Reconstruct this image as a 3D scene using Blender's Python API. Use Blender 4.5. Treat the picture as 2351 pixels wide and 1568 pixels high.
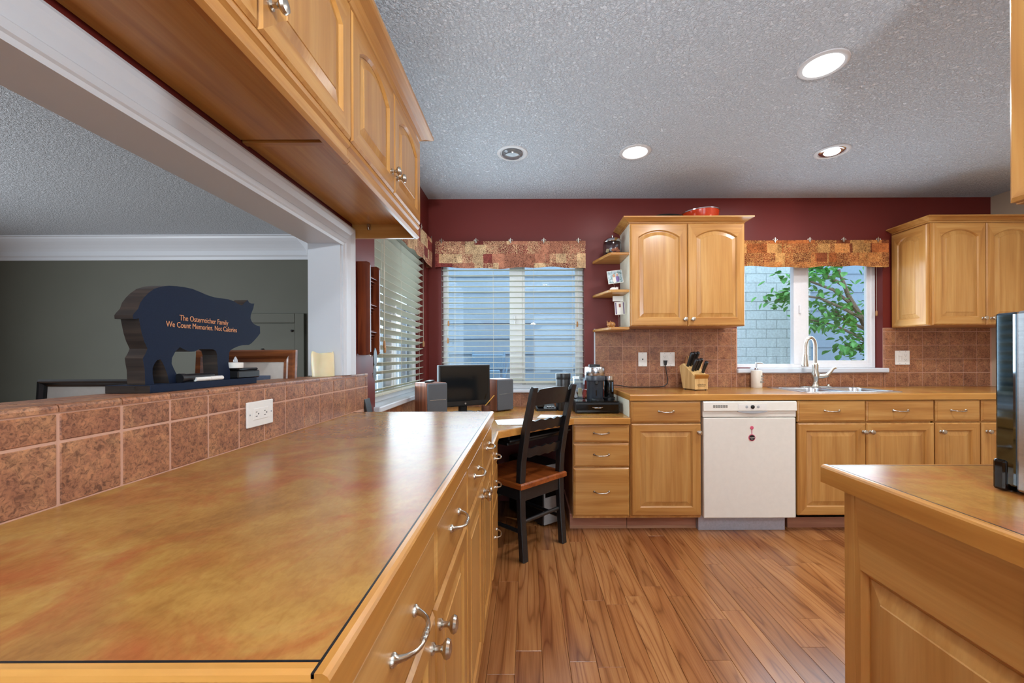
import bpy, bmesh, math, random
from mathutils import Vector, Matrix
random.seed(7)
PI = math.pi
S = bpy.context.scene
C = bpy.context.collection
for o in list(bpy.data.objects): bpy.data.objects.remove(o)

def rgb(r, g, b):
    f = lambda v: (v/255/12.92) if v/255 <= .04045 else ((v/255+.055)/1.055)**2.4
    return (f(r), f(g), f(b), 1)

# ------------------------------------------------------------------ camera
cam = bpy.data.cameras.new('camera'); co = bpy.data.objects.new('camera', cam); C.objects.link(co)
cam.sensor_width = 36; cam.lens = 940/2351*36
cam.shift_x = (1175.5-1212)/2351; cam.shift_y = (819-784)/2351
cam.clip_start = .02
co.matrix_world = Matrix.Translation((0, 0, 1.164)) @ Matrix.Rotation(PI/2, 4, 'X') @ Matrix.Rotation(math.radians(-.22), 4, 'Z')
S.camera = co
# ------------------------------------------------------------------ light
S.view_settings.view_transform = 'Standard'; S.view_settings.look = 'None'
S.view_settings.gamma = 1; S.view_settings.use_curve_mapping = False
S.view_settings.exposure = 0.56
W = bpy.data.worlds.new('sky'); S.world = W; W.use_nodes = True
bg = W.node_tree.nodes['Background']; bg.inputs[0].default_value = (.66, .84, 1.0, 1); bg.inputs[1].default_value = 2.0

def area(name, loc, rot, sx, sy, power, col, spread=PI):
    l = bpy.data.lights.new(name, 'AREA'); l.shape = 'RECTANGLE'; l.size = sx; l.size_y = sy
    l.energy = power; l.color = col; l.spread = spread
    o = bpy.data.objects.new(name, l); C.objects.link(o); o.location = loc; o.rotation_euler = rot
    return o
# added fill lights: one at the unseen patio door, one in the side room
area('added_patio_fill', (1.3, -2.86, 1.15), (PI/2, 0, 0), 2.3, 1.95, 20, (.80, .92, 1.0))
area('added_side_room_fill', (-5.85, 1.0, 1.35), (0, -PI/2, 0), 1.3, 1.7, 120, (.86, .94, 1.0))
area('window_daylight_desk', (-.12, 3.235, 1.42), (-PI/2, 0, 0), 1.05, .95, 7.5, (.70, .87, 1.0))
area('window_daylight_sink', (2.28, 3.24, 1.5), (-PI/2, 0, 0), 1.0, .8, 8, (.71, .87, 1.0))
area('window_daylight_left', (-.735, 2.66, 1.45), (0, -PI/2, 0), .95, 1.0, 7.5, (.71, .88, 1.0))

# ------------------------------------------------------------------ mesh builder
class MB:
    def __init__(s, M=None): s.bm = bmesh.new(); s.M = M or Matrix()
    def _add(s, vs, fs, mi=0):
        bv = [s.bm.verts.new(s.M @ Vector(v)) for v in vs]
        out = []
        for f in fs:
            try:
                q = s.bm.faces.new([bv[i] for i in f]); q.material_index = mi; out.append(q)
            except ValueError: pass
        return out
    def box(s, x0, x1, y0, y1, z0, z1, bev=0, mi=0, seg=1):
        x0, x1 = sorted((x0, x1)); y0, y1 = sorted((y0, y1)); z0, z1 = sorted((z0, z1))
        vs = [(x, y, z) for x in (x0, x1) for y in (y0, y1) for z in (z0, z1)]
        fs = s._add(vs, [(0, 1, 3, 2), (4, 6, 7, 5), (0, 4, 5, 1), (2, 3, 7, 6), (0, 2, 6, 4), (1, 5, 7, 3)], mi)
        if bev > 0:
            es = list({e for f in fs for e in f.edges})
            bmesh.ops.bevel(s.bm, geom=es, offset=min(bev, .49*min(x1-x0, y1-y0, z1-z0)), segments=seg, affect='EDGES', profile=.5, material=-1)
        return s
    def prism(s, poly, ax, d0, d1, bev=0, mi=0):
        # poly in the two axes named by ax, extruded along the third
        k = {'x': 0, 'y': 1, 'z': 2}; a, b = k[ax[0]], k[ax[1]]; c = 3-a-b; n = len(poly)
        def P(p, d):
            v = [0, 0, 0]; v[a] = p[0]; v[b] = p[1]; v[c] = d; return v
        vs = [P(p, d0) for p in poly]+[P(p, d1) for p in poly]
        fs = s._add(vs, [tuple(range(n))[::-1], tuple(range(n, 2*n))]+[(i, (i+1) % n, n+(i+1) % n, n+i) for i in range(n)], mi)
        bmesh.ops.recalc_face_normals(s.bm, faces=fs)
        if bev > 0:
            es = list({e for f in fs[:2] for e in f.edges})
            bmesh.ops.bevel(s.bm, geom=es, offset=bev, segments=1, affect='EDGES', profile=.5, material=-1)
        return s
    def loft(s, loops, cap0=False, cap1=False, mis=None, closed=True):
        n = len(loops[0]); vs = [p for l in loops for p in l]; fs = []; ms = []
        m = n if closed else n-1
        for j in range(len(loops)-1):
            for i in range(m):
                fs.append((j*n+i, j*n+(i+1) % n, (j+1)*n+(i+1) % n, (j+1)*n+i)); ms.append(mis(j, i) if mis else 0)
        if cap0: fs.append(tuple(range(n))[::-1]); ms.append(0)
        if cap1: fs.append(tuple(range((len(loops)-1)*n, len(loops)*n))); ms.append(0)
        bv = [s.bm.verts.new(s.M @ Vector(v)) for v in vs]; out = []
        for f, m_ in zip(fs, ms):
            try:
                q = s.bm.faces.new([bv[i] for i in f]); q.material_index = m_; out.append(q)
            except ValueError: pass
        bmesh.ops.recalc_face_normals(s.bm, faces=out)
        return s
    def lathe(s, prof, c=(0, 0, 0), ax='z', seg=20, mi=0):
        loops = []
        for r, h in prof:
            r = max(r, 1e-5); L = []
            for i in range(seg):
                t = 2*PI*i/seg; u, v = r*math.cos(t), r*math.sin(t)
                p = {'z': (u, v, h), 'x': (h, u, v), 'y': (u, h, v)}[ax]
                L.append((c[0]+p[0], c[1]+p[1], c[2]+p[2]))
            loops.append(L)
        return s.loft(loops, True, True, (lambda j, i: mi))
    def tube(s, pts, r, seg=10, mi=0, flat=1.0):
        pts = [Vector(p) for p in pts]; n = len(pts)
        rs = r if isinstance(r, (list, tuple)) else [r]*n
        loops = []; up = None
        for i, p in enumerate(pts):
            d = (pts[min(i+1, n-1)]-pts[max(i-1, 0)]).normalized()
            if up is None:
                up = Vector((0, 0, 1)) if abs(d.z) < .9 else Vector((1, 0, 0))
            a = d.cross(up)
            if a.length < 1e-4: a = d.cross(Vector((1, .3, 0)))
            a.normalize(); b = a.cross(d).normalized(); up = b
            loops.append([tuple(p+a*rs[i]*math.cos(2*PI*k/seg)+b*rs[i]*flat*math.sin(2*PI*k/seg)) for k in range(seg)])
        return s.loft(loops, True, True, (lambda j, i: mi))
    def sphere(s, c, r, seg=16, sq=(1, 1, 1)):
        n = seg//2; prof = []
        loops = []
        for j in range(n+1):
            t = PI*j/n; rr = max(math.sin(t), 1e-4)
            loops.append([(c[0]+r*sq[0]*rr*math.cos(2*PI*k/seg), c[1]+r*sq[1]*rr*math.sin(2*PI*k/seg), c[2]+r*sq[2]*math.cos(t)) for k in range(seg)])
        return s.loft(loops, True, True)
    def quad(s, a, b, c, d, mi=0): s._add([a, b, c, d], [(0, 1, 2, 3)], mi); return s

def obj(name, mb, mat, parent=None, smooth=False, label=None, loc=None):
    me = bpy.data.meshes.new(name); mb.bm.to_mesh(me); mb.bm.free()
    for m in (mat if isinstance(mat, (list, tuple)) else [mat]): me.materials.append(m)
    if smooth:
        for p in me.polygons: p.use_smooth = True
        try: me.set_sharp_from_angle(angle=math.radians(40))
        except Exception: pass
    o = bpy.data.objects.new(name, me); C.objects.link(o)
    if parent: o.parent = parent
    if loc: o.location = loc
    if label: o['label'] = label
    return o
def tag(o, label, cat, group=None, kind=None):
    o['label'] = label; o['category'] = cat
    if group: o['group'] = group
    if kind: o['kind'] = kind
    return o
def thing(name, label, cat, loc=(0, 0, 0), rz=0, group=None, kind=None):
    o = bpy.data.objects.new(name, None); C.objects.link(o); o.empty_display_size = .05
    o.location = loc; o.rotation_euler = (0, 0, rz)
    return tag(o, label, cat, group, kind)
def copy_tree(o, parent=None):
    c = o.copy(); C.objects.link(c); c.parent = parent
    for ch in list(o.children): copy_tree(ch, c)
    return c
def text(name, body, size, parent, mat, loc, rot, align='LEFT', extrude=.0003, width=None):
    cu = bpy.data.curves.new(name, 'FONT'); cu.body = body; cu.size = size; cu.align_x = align; cu.extrude = extrude; cu.resolution_u = 3
    tmp = bpy.data.objects.new(name, cu); me = tmp.to_mesh().copy(); tmp.to_mesh_clear(); bpy.data.objects.remove(tmp); bpy.data.curves.remove(cu)
    me.materials.clear(); me.materials.append(mat)
    if width:
        xs = [v.co.x for v in me.vertices]; k = width/max(max(xs)-min(xs), 1e-4); x0 = min(xs) if align == 'LEFT' else 0
        for v in me.vertices: v.co.x = (v.co.x-x0)*k
    o = bpy.data.objects.new(name, me); C.objects.link(o); o.parent = parent; o.location = loc; o.rotation_euler = rot
    return o

# ------------------------------------------------------------------ materials
def newmat(name, rough=.5, metal=0, base=(.8, .8, .8, 1), spec=.5, coat=0, coatr=.1, trans=0, ior=1.5, alpha=1):
    m = bpy.data.materials.new(name); m.use_nodes = True; nt = m.node_tree; b = nt.nodes['Principled BSDF']
    b.inputs['Base Color'].default_value = base; b.inputs['Roughness'].default_value = rough
    b.inputs['Metallic'].default_value = metal; b.inputs['Specular IOR Level'].default_value = spec
    b.inputs['Coat Weight'].default_value = coat; b.inputs['Coat Roughness'].default_value = coatr
    b.inputs['Transmission Weight'].default_value = trans; b.inputs['IOR'].default_value = ior; b.inputs['Alpha'].default_value = alpha
    return m, nt, b
def N(nt, t, **kw):
    n = nt.nodes.new(t)
    for k, v in kw.items():
        if k in n.inputs: n.inputs[k].default_value = v
        else: setattr(n, k, v)
    return n
def coords(nt, scale=(1, 1, 1), rnd=True, src='Object'):
    tc = N(nt, 'ShaderNodeTexCoord'); v = tc.outputs[src]
    if rnd:
        oi = N(nt, 'ShaderNodeObjectInfo'); mu = N(nt, 'ShaderNodeMath', operation='MULTIPLY'); mu.inputs[1].default_value = 41.7
        nt.links.new(oi.outputs['Random'], mu.inputs[0])
        ad = N(nt, 'ShaderNodeVectorMath', operation='ADD'); nt.links.new(v, ad.inputs[0]); nt.links.new(mu.outputs[0], ad.inputs[1]); v = ad.outputs[0]
    mp = N(nt, 'ShaderNodeMapping'); mp.inputs['Scale'].default_value = scale; nt.links.new(v, mp.inputs['Vector'])
    return mp.outputs[0]
def noise(nt, vec, scale, detail=3, rough=.5, dist=0):
    n = N(nt, 'ShaderNodeTexNoise'); n.inputs['Scale'].default_value = scale; n.inputs['Detail'].default_value = detail
    n.inputs['Roughness'].default_value = rough; n.inputs['Distortion'].default_value = dist; nt.links.new(vec, n.inputs['Vector'])
    return n.outputs['Fac']
def ramp(nt, fac, stops):
    r = N(nt, 'ShaderNodeValToRGB'); e = r.color_ramp.elements
    e[0].position, e[0].color = stops[0]; e[1].position, e[1].color = stops[-1]
    for p, c in stops[1:-1]:
        q = e.new(p); q.color = c
    nt.links.new(fac, r.inputs[0]); return r.outputs[0]
def mix(nt, a, b, fac, mode='MIX'):
    m = N(nt, 'ShaderNodeMix', data_type='RGBA', blend_type=mode)
    for sock, val in ((m.inputs[0], fac), (m.inputs[6], a), (m.inputs[7], b)):
        if hasattr(val, 'links'): nt.links.new(val, sock)
        else: sock.default_value = val
    return m.outputs[2]
def bump(nt, b, h, strength=.2, dist=.002):
    n = N(nt, 'ShaderNodeBump'); n.inputs['Strength'].default_value = strength; n.inputs['Distance'].default_value = dist
    nt.links.new(h, n.inputs['Height']); nt.links.new(n.outputs[0], b.inputs['Normal'])

def wood(name, axis, light, mid, dark, rough=.32, scale=1.0, coat=.25, contrast=1.0, spec=.4):
    m, nt, b = newmat(name, rough, coat=coat, coatr=.18, spec=spec)
    a = {'x': 0, 'y': 1, 'z': 2}[axis]
    sc = [22*scale]*3; sc[a] = 1.3*scale
    n1 = noise(nt, coords(nt, sc), 1.0, 4, .55, .6)
    sf = [160*scale]*3; sf[a] = 5*scale
    n2 = noise(nt, coords(nt, sf), 1.0, 2, .5)
    sb = [4*scale]*3; sb[a] = 1.2*scale
    n3 = noise(nt, coords(nt, sb), 1.0, 3, .5, .3)
    c1 = ramp(nt, n1, [(.30, dark), (.5, mid), (.68, light)])
    c2 = mix(nt, c1, ramp(nt, n3, [(.3, (.80, .74, .68, 1)), (.65, (1, 1, 1, 1))]), .55*contrast, 'MULTIPLY')
    c3 = mix(nt, c2, ramp(nt, n2, [(.35, (.78, .72, .66, 1)), (.6, (1, 1, 1, 1))]), .30*contrast, 'MULTIPLY')
    nt.links.new(c3, b.inputs['Base Color'])
    bump(nt, b, n2, .05, .0006)
    return m
ML, MM, MD = rgb(206, 157, 91), rgb(193, 139, 73), rgb(173, 117, 57)
MAPLE = {a: wood('maple_grain_'+a, a, ML, MM, MD) for a in 'xyz'}
MPAN = wood('maple_panel', 'z', rgb(206, 158, 93), rgb(194, 142, 77), rgb(179, 125, 65))
EDGE = {a: wood('edge_maple_'+a, a, rgb(208, 152, 78), rgb(196, 138, 65), rgb(176, 117, 52), .28) for a in 'xyz'}
KSTRIP = wood('toe_strip', 'x', rgb(186, 142, 114), rgb(178, 132, 104), rgb(164, 118, 92), .5)
KICK = wood('toe_kick', 'x', rgb(176, 124, 98), rgb(166, 112, 88), rgb(150, 98, 76), .5)
CHERRY = wood('cherry_stain', 'z', rgb(128, 60, 28), rgb(104, 44, 20), rgb(80, 32, 15), .3, 2)
FRAMEW = wood('picture_frame_wood', 'x', rgb(150, 88, 44), rgb(122, 66, 30), rgb(92, 46, 20), .35, 2)
SEATW = wood('seat_wood', 'y', rgb(168, 92, 42), rgb(146, 74, 30), rgb(116, 54, 20), .3, 1.5)
WALNUT = wood('speaker_veneer', 'z', rgb(150, 92, 66), rgb(128, 74, 52), rgb(104, 58, 40), .4, 2)
BLOCKW = wood('knife_block_wood', 'z', rgb(232, 198, 140), rgb(220, 180, 118), rgb(200, 156, 96), .45, 2)
BOARDW = wood('cutting_board_wood', 'z', rgb(186, 130, 82), rgb(160, 106, 64), rgb(124, 78, 46), .5, 3)
PINEEND = wood('end_grain', 'x', rgb(128, 98, 74), rgb(104, 78, 58), rgb(78, 58, 44), .7, 3)

def floor_mat():
    m, nt, b = newmat('laminate_floor', .27, coat=.15, coatr=.2)
    v = coords(nt, (9, .9, 9)); d = noise(nt, v, 1.0, 3, .5, .4)
    # growth rings: contour lines of a stretched noise give the cathedral figure
    rn = noise(nt, coords(nt, (8.5, .62, 8.5)), 1.0, 1.5, .45, .25)
    ml = N(nt, 'ShaderNodeMath', operation='MULTIPLY'); ml.inputs[1].default_value = 11; nt.links.new(rn, ml.inputs[0])
    pg_ = N(nt, 'ShaderNodeMath', operation='PINGPONG'); pg_.inputs[1].default_value = .5; nt.links.new(ml.outputs[0], pg_.inputs[0])
    fine = noise(nt, coords(nt, (190, 4, 190)), 1.0, 2, .6)
    c = ramp(nt, d, [(.3, rgb(142, 88, 50)), (.5, rgb(168, 113, 65)), (.7, rgb(184, 130, 80))])
    c = mix(nt, c, ramp(nt, pg_.outputs[0], [(.0, (.46, .33, .25, 1)), (.10, (.82, .75, .69, 1)), (.30, (1, 1, 1, 1))]), .75, 'MULTIPLY')
    c = mix(nt, c, ramp(nt, fine, [(.36, (.62, .52, .45, 1)), (.58, (1, 1, 1, 1))]), .42, 'MULTIPLY')
    oi = N(nt, 'ShaderNodeObjectInfo')
    c = mix(nt, c, ramp(nt, oi.outputs['Random'], [(0, (.84, .80, .77, 1)), (.5, (1, 1, 1, 1)), (1, (1.0, .92, .86, 1))]), .7, 'MULTIPLY')
    nt.links.new(c, b.inputs['Base Color']); bump(nt, b, fine, .05, .0005)
    return m
FLOOR = floor_mat()
def laminate():
    m, nt, b = newmat('countertop_laminate', .25, spec=.55)
    v = coords(nt, (1, 1, 1), rnd=False)
    n1 = noise(nt, v, 3.2, 5, .6, .9); n2 = noise(nt, coords(nt, (1.3, 1, 1), rnd=False), 5.5, 5, .62, .8); n3 = noise(nt, coords(nt, (1, .45, 1), rnd=False), 150, 3, .6, .6); n4 = noise(nt, v, 24, 4, .65, .5)
    c = ramp(nt, n1, [(.30, rgb(148, 98, 44)), (.45, rgb(167, 119, 55)), (.57, rgb(177, 132, 63)), (.72, rgb(184, 143, 78))])
    c = mix(nt, c, rgb(164, 88, 42), ramp(nt, n2, [(.45, (0, 0, 0, 1)), (.68, (.9, .9, .9, 1))]))
    c = mix(nt, c, ramp(nt, n4, [(.34, (.80, .74, .66, 1)), (.58, (1, 1, 1, 1))]), .6, 'MULTIPLY')
    c = mix(nt, c, ramp(nt, n3, [(.34, (.78, .72, .66, 1)), (.60, (1, 1, 1, 1))]), .5, 'MULTIPLY')
    nt.links.new(c, b.inputs['Base Color'])
    return m
LAM = laminate()
def tile_mat():
    m, nt, b = newmat('slate_look_tile', .38, spec=.45)
    v = coords(nt, (1, 1, 1)); n1 = noise(nt, v, 16, 4, .6, .4); n2 = noise(nt, v, 115, 4, .68, 1.2); n3 = noise(nt, v, 40, 3, .6, .8)
    c = ramp(nt, n1, [(.30, rgb(148, 97, 72)), (.5, rgb(170, 117, 85)), (.68, rgb(186, 136, 98))])
    c = mix(nt, c, ramp(nt, n2, [(.36, (.30, .26, .24, 1)), (.50, (.88, .86, .84, 1)), (.62, (1.2, 1.17, 1.1, 1))]), .85, 'MULTIPLY')
    c = mix(nt, c, ramp(nt, n3, [(.34, (.62, .56, .52, 1)), (.52, (1, 1, 1, 1))]), .6, 'MULTIPLY')
    oi = N(nt, 'ShaderNodeObjectInfo')
    c = mix(nt, c, ramp(nt, oi.outputs['Random'], [(0, (.86, .84, .86, 1)), (.5, (1, 1, 1, 1)), (1, (1, .93, .86, 1))]), .8, 'MULTIPLY')
    nt.links.new(c, b.inputs['Base Color']); bump(nt, b, n2, .25, .0012)
    return m
TILE = tile_mat()
def paint(name, col, rough=.6, bs=60, bst=.12, bd=.001, var=.06):
    m, nt, b = newmat(name, rough, base=col, spec=.3)
    v = coords(nt, (1, 1, 1), rnd=False); n = noise(nt, v, bs, 3, .55)
    n2 = noise(nt, v, 2.2, 2, .5)
    k = tuple(x*(1-var) for x in col[:3])+(1,)
    nt.links.new(ramp(nt, n2, [(.3, k), (.7, col)]), b.inputs['Base Color']); bump(nt, b, n, bst, bd)
    return m
RED = paint('burgundy_paint', rgb(108, 37, 31), .42, 220, .1, .0006)
GREEN = paint('sage_paint', rgb(98, 99, 89), .6, 160, .15, .0008)
BEIGE = paint('beige_paint', rgb(206, 186, 160), .6, 160, .1)
WHITE = paint('white_trim_paint', rgb(214, 219, 226), .35, 40, .03, .0003, .02)
GROUT = paint('grout', rgb(204, 160, 138), .8, 300, .2, .0006)
GROUT2 = paint('grout_pale', rgb(186, 146, 126), .8, 300, .2, .0006)
def stucco():
    m, nt, b = newmat('textured_ceiling', .55, base=rgb(229, 238, 248), spec=.35)
    v = coords(nt, (1, 1, 1), rnd=False)
    n1 = noise(nt, v, 74, 4, .6, .8); n2 = noise(nt, v, 200, 2, .5)
    h = mix(nt, ramp(nt, n1, [(.38, (0, 0, 0, 1)), (.62, (1, 1, 1, 1))]), n2, .25)
    bump(nt, b, h, 1.0, .012)
    return m
STUCCO = stucco()
def plain(name, col, rough=.5, metal=0, **k): return newmat(name, rough, metal, col, **k)[0]
def flecked(name, col, rough, metal=0, sc=200, amt=.12, coat=0, spec=.5, axis=None):
    m, nt, b = newmat(name, rough, metal, col, coat=coat, spec=spec)
    s_ = (1, 1, 1) if axis is None else tuple(.04 if i == axis else 1 for i in range(3))
    n = noise(nt, coords(nt, s_), sc, 3, .6)
    lo = tuple(max(0, x*(1-amt)) for x in col[:3])+(1,); hi = tuple(min(1, x*(1+amt)) for x in col[:3])+(1,)
    nt.links.new(ramp(nt, n, [(.3, lo), (.7, hi)]), b.inputs['Base Color'])
    return m
NICKEL = flecked('brushed_nickel', rgb(196, 188, 176), .26, 1, 300, .1)
CHROME = flecked('chrome', rgb(215, 216, 220), .12, 1, 300, .04)
STEEL = flecked('stainless_steel', rgb(196, 198, 202), .24, 1, 220, .08, axis=0)
BLACKP = flecked('black_painted_wood', rgb(26, 26, 28), .36, 0, 60, .3, coat=.15)
BLACK = flecked('black_plastic', rgb(20, 20, 22), .35, 0, 200, .2)
BLACKG = flecked('black_gloss', rgb(10, 10, 11), .05, 0, 200, .1)
DMIRROR = flecked('dark_mirror_glass', rgb(104, 118, 128), .04, 1, 60, .1)
SCREEN = flecked('screen_glass', rgb(8, 9, 11), .12, 0, 100, .1)
GREYC = flecked('grey_speaker_cloth', rgb(86, 88, 92), .9, 0, 900, .3)
DWHITE = flecked('dishwasher_enamel', rgb(236, 232, 222), .28, 0, 30, .02, coat=.3)
PLASTW = flecked('white_plastic', rgb(240, 238, 232), .3, 0, 80, .02)
CREAM = flecked('cream_panel', rgb(226, 220, 200), .45, 0, 40, .05)
VINYL = flecked('window_vinyl', rgb(238, 238, 240), .32, 0, 40, .02)
PIGBLUE = flecked('dark_chalk_paint', rgb(24, 34, 54), .6, 0, 400, .12, spec=.12)
DKWOOD = wood('dark_stained_edge', 'x', rgb(72, 56, 45), rgb(50, 39, 33), rgb(32, 26, 22), .6, 3)
SLAT = flecked('blind_slat', rgb(228, 226, 214), .45, 0, 60, .03)
sn = SLAT.node_tree; tl = N(sn, 'ShaderNodeBsdfTranslucent'); tl.inputs[0].default_value = rgb(226, 232, 208); mxs = N(sn, 'ShaderNodeMixShader'); mxs.inputs[0].default_value = .32
so = sn.nodes['Material Output']; sn.links.new(sn.nodes['Principled BSDF'].outputs[0], mxs.inputs[1]); sn.links.new(tl.outputs[0], mxs.inputs[2]); sn.links.new(mxs.outputs[0], so.inputs[0])
CORD = flecked('blind_cord', rgb(222, 214, 196), .8, 0, 200, .1)
TASSEL = flecked('wood_tassel', rgb(176, 126, 78), .5, 0, 80, .15)
WAX = newmat('candle_wax', .45, base=rgb(238, 222, 176), spec=.4)
WAX[2].inputs['Subsurface Weight'].default_value = .4; WAX[2].inputs['Subsurface Scale'].default_value = .02
nt_ = WAX[1]; nt_.links.new(ramp(nt_, noise(nt_, coords(nt_), 9, 3), [(.3, rgb(232, 210, 158)), (.7, rgb(244, 232, 194))]), WAX[2].inputs['Base Color']); WAX = WAX[0]
def glassy(name, col, rough=0.0):
    # thin pane: mostly see-through with a Fresnel mirror
    m = bpy.data.materials.new(name); m.use_nodes = True; nt = m.node_tree; nt.nodes.clear()
    out = N(nt, 'ShaderNodeOutputMaterial'); t = N(nt, 'ShaderNodeBsdfTransparent'); g = N(nt, 'ShaderNodeBsdfGlossy'); mx = N(nt, 'ShaderNodeMixShader'); lw = N(nt, 'ShaderNodeLayerWeight'); lw.inputs[0].default_value = .5
    pw_ = N(nt, 'ShaderNodeMath', operation='POWER'); pw_.inputs[1].default_value = 5; nt.links.new(lw.outputs['Facing'], pw_.inputs[0])
    fr = N(nt, 'ShaderNodeMath', operation='MULTIPLY_ADD'); fr.inputs[1].default_value = .85; fr.inputs[2].default_value = .03; nt.links.new(pw_.outputs[0], fr.inputs[0])
    nz = noise(nt, coords(nt), 3, 2); c = ramp(nt, nz, [(.3, col), (.7, tuple(min(1, x*1.02) for x in col[:3])+(1,))])
    nt.links.new(c, t.inputs[0]); g.inputs['Roughness'].default_value = rough; 
    nt.links.new(fr.outputs[0], mx.inputs[0]); nt.links.new(t.outputs[0], mx.inputs[1]); nt.links.new(g.outputs[0], mx.inputs[2]); nt.links.new(mx.outputs[0], out.inputs[0])
    return m
PANE = glassy('window_glass', (.93, .97, .98, 1)); CLEAR = glassy('clear_plastic', (.86, .88, .90, 1), .05)
def emis(name, col, st):
    m, nt, b = newmat(name, .5, base=col)
    b.inputs['Emission Color'].default_value = col; b.inputs['Emission Strength'].default_value = st
    n = noise(nt, coords(nt), 30, 2); nt.links.new(ramp(nt, n, [(.2, col), (.8, tuple(x*.97 for x in col[:3])+(1,))]), b.inputs['Emission Color'])
    return m
LAMP = emis('lamp_lens_lit', (1, .98, .95, 1), 5.0)
DIM = flecked('lamp_lens_off', rgb(176, 178, 182), .2, 0, 40, .06)
OFFB = flecked('lamp_bulb_off', rgb(128, 130, 134), .12, .3, 40, .1)
TRIMR = flecked('lamp_trim', rgb(206, 206, 208), .4, 0, 60, .03)

def cloth(name, pal):
    m, nt, b = newmat(name, .9, spec=.15)
    v = coords(nt, (1, 1, 1), rnd=False)
    rot = N(nt, 'ShaderNodeMapping'); rot.inputs['Rotation'].default_value = (PI/2, 0, 0); nt.links.new(v, rot.inputs[0])
    def bricks(w, h, off, mort=0.0):
        br = N(nt, 'ShaderNodeTexBrick'); br.offset = off; br.squash = 1.0; br.inputs['Scale'].default_value = 1
        br.inputs['Brick Width'].default_value = w; br.inputs['Row Height'].default_value = h; br.inputs['Mortar Size'].default_value = mort
        br.inputs['Color1'].default_value = (0, 0, 0, 1); br.inputs['Color2'].default_value = (1, 1, 1, 1); br.inputs['Mortar'].default_value = (1, 1, 1, 1)
        nt.links.new(rot.outputs[0], br.inputs[0]); return br.outputs[0]
    def const(f, stops):
        r = N(nt, 'ShaderNodeValToRGB'); r.color_ramp.interpolation = 'CONSTANT'; e = r.color_ramp.elements
        e[0].position, e[0].color = stops[0]; e[1].position, e[1].color = stops[-1]
        for p, c_ in stops[1:-1]: q = e.new(p); q.color = c_
        nt.links.new(f, r.inputs[0]); return r.outputs[0]
    big = bricks(.176, .0735, .41); sm = bricks(.083, .1102, .28)
    c = const(big, [(0, pal[0]), (.3, pal[1]), (.52, pal[2]), (.74, pal[4])])
    c = mix(nt, c, const(bricks(.083, .1102, .28), [(0, pal[1]), (.35, pal[3]), (.7, pal[0])]), const(bricks(.141, .0735, .63), [(0, (0, 0, 0, 1)), (.55, (.9, .9, .9, 1))]))
    for sc, key in ((130, .5), (80, .38)):
        vo = N(nt, 'ShaderNodeTexVoronoi', feature='DISTANCE_TO_EDGE'); vo.inputs['Scale'].default_value = sc; nt.links.new(v, vo.inputs['Vector'])
        line = ramp(nt, vo.outputs['Distance'], [(.03, (.8, .8, .8, 1)), (.12, (0, 0, 0, 1))])
        sel = const(sm if sc == 130 else big, [(0, (0, 0, 0, 1)), (key, (1, 1, 1, 1))])
        c = mix(nt, c, pal[3] if sc == 80 else pal[5], mix(nt, line, sel, 1.0, 'MULTIPLY'))
    n2 = noise(nt, v, 70, 4, .7, 1.5); n1 = noise(nt, v, 12, 3, .6, .5)
    c = mix(nt, c, ramp(nt, n2, [(.36, (.34, .25, .22, 1)), (.48, (.95, .93, .9, 1)), (.64, (1.3, 1.25, 1.15, 1))]), .8, 'MULTIPLY')
    c = mix(nt, c, ramp(nt, n1, [(.35, (.62, .56, .54, 1)), (.6, (1.1, 1.08, 1.05, 1))]), .7, 'MULTIPLY')
    nt.links.new(c, b.inputs['Base Color']); bump(nt, b, n2, .15, .0008)
    return m
CLOTH_D = cloth('patchwork_fabric_rose', [rgb(182, 124, 100), rgb(132, 62, 58), rgb(204, 166, 128), rgb(216, 186, 146), rgb(160, 96, 80), rgb(70, 40, 38)])
CLOTH_S = cloth('patchwork_fabric_rust', [rgb(188, 112, 62), rgb(128, 70, 44), rgb(198, 128, 72), rgb(208, 158, 96), rgb(156, 86, 50), rgb(74, 42, 28)])

# ------------------------------------------------------------------ the setting
XL, YB, XR, ZC = -.80, 3.31, 3.745, 2.44
def struct(name, mb, mat, label, cat): return tag(obj(name, mb, mat), label, cat, kind='structure')

m = MB()
for a in [(-.93, XL, -3, 1.76, 0, 1.075), (-.93, XL, -3, 1.76, 1.665, ZC), (-.93, XL, -3, -.6, 1.075, 1.665), (-.93, XL, 1.76, 2.14, 0, ZC),
          (-.93, XL, 2.14, 3.18, 0, .905), (-.93, XL, 2.14, 3.18, 2.03, ZC), (-.93, XL, 3.18, YB+.14, 0, ZC)]: m.box(*a)
wall_left = struct('wall_left', m, RED, 'burgundy wall with pass-through opening above tiled half wall', 'wall')
m = MB()
for a in [(XL, XR, YB, YB+.14, 0, .90), (XL, XR, YB, YB+.14, 2.03, ZC), (XL, -.70, YB, YB+.14, .90, 2.03), (.457, 1.69, YB, YB+.14, .90, 2.03),
          (1.69, 2.87, YB, YB+.14, .90, 1.03), (2.87, XR, YB, YB+.14, .90, 2.03)]: m.box(*a)
wall_back = struct('wall_back', m, RED, 'burgundy wall behind the sink, two windows in it', 'wall')
m = MB().box(XR, XR+.14, -3, YB+.14, 0, ZC)
struct('wall_right', m, BEIGE, 'beige side wall beyond the corner cupboards', 'wall')
m = MB()
for a in [(-.93, .1, -3.14, -3, 0, ZC), (2.5, XR+.14, -3.14, -3, 0, ZC), (.1, 2.5, -3.14, -3, 2.15, ZC)]: m.box(*a)
struct('wall_front', m, BEIGE, 'beige wall around the added patio door behind the viewer', 'wall')
t = thing('added_door_1', 'white framed sliding glass patio door added unseen behind the viewer', 'door', (1.3, -3.07, 0), 0, kind='structure')  # unseen door, added to account for the fill from behind
m = MB()
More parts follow.
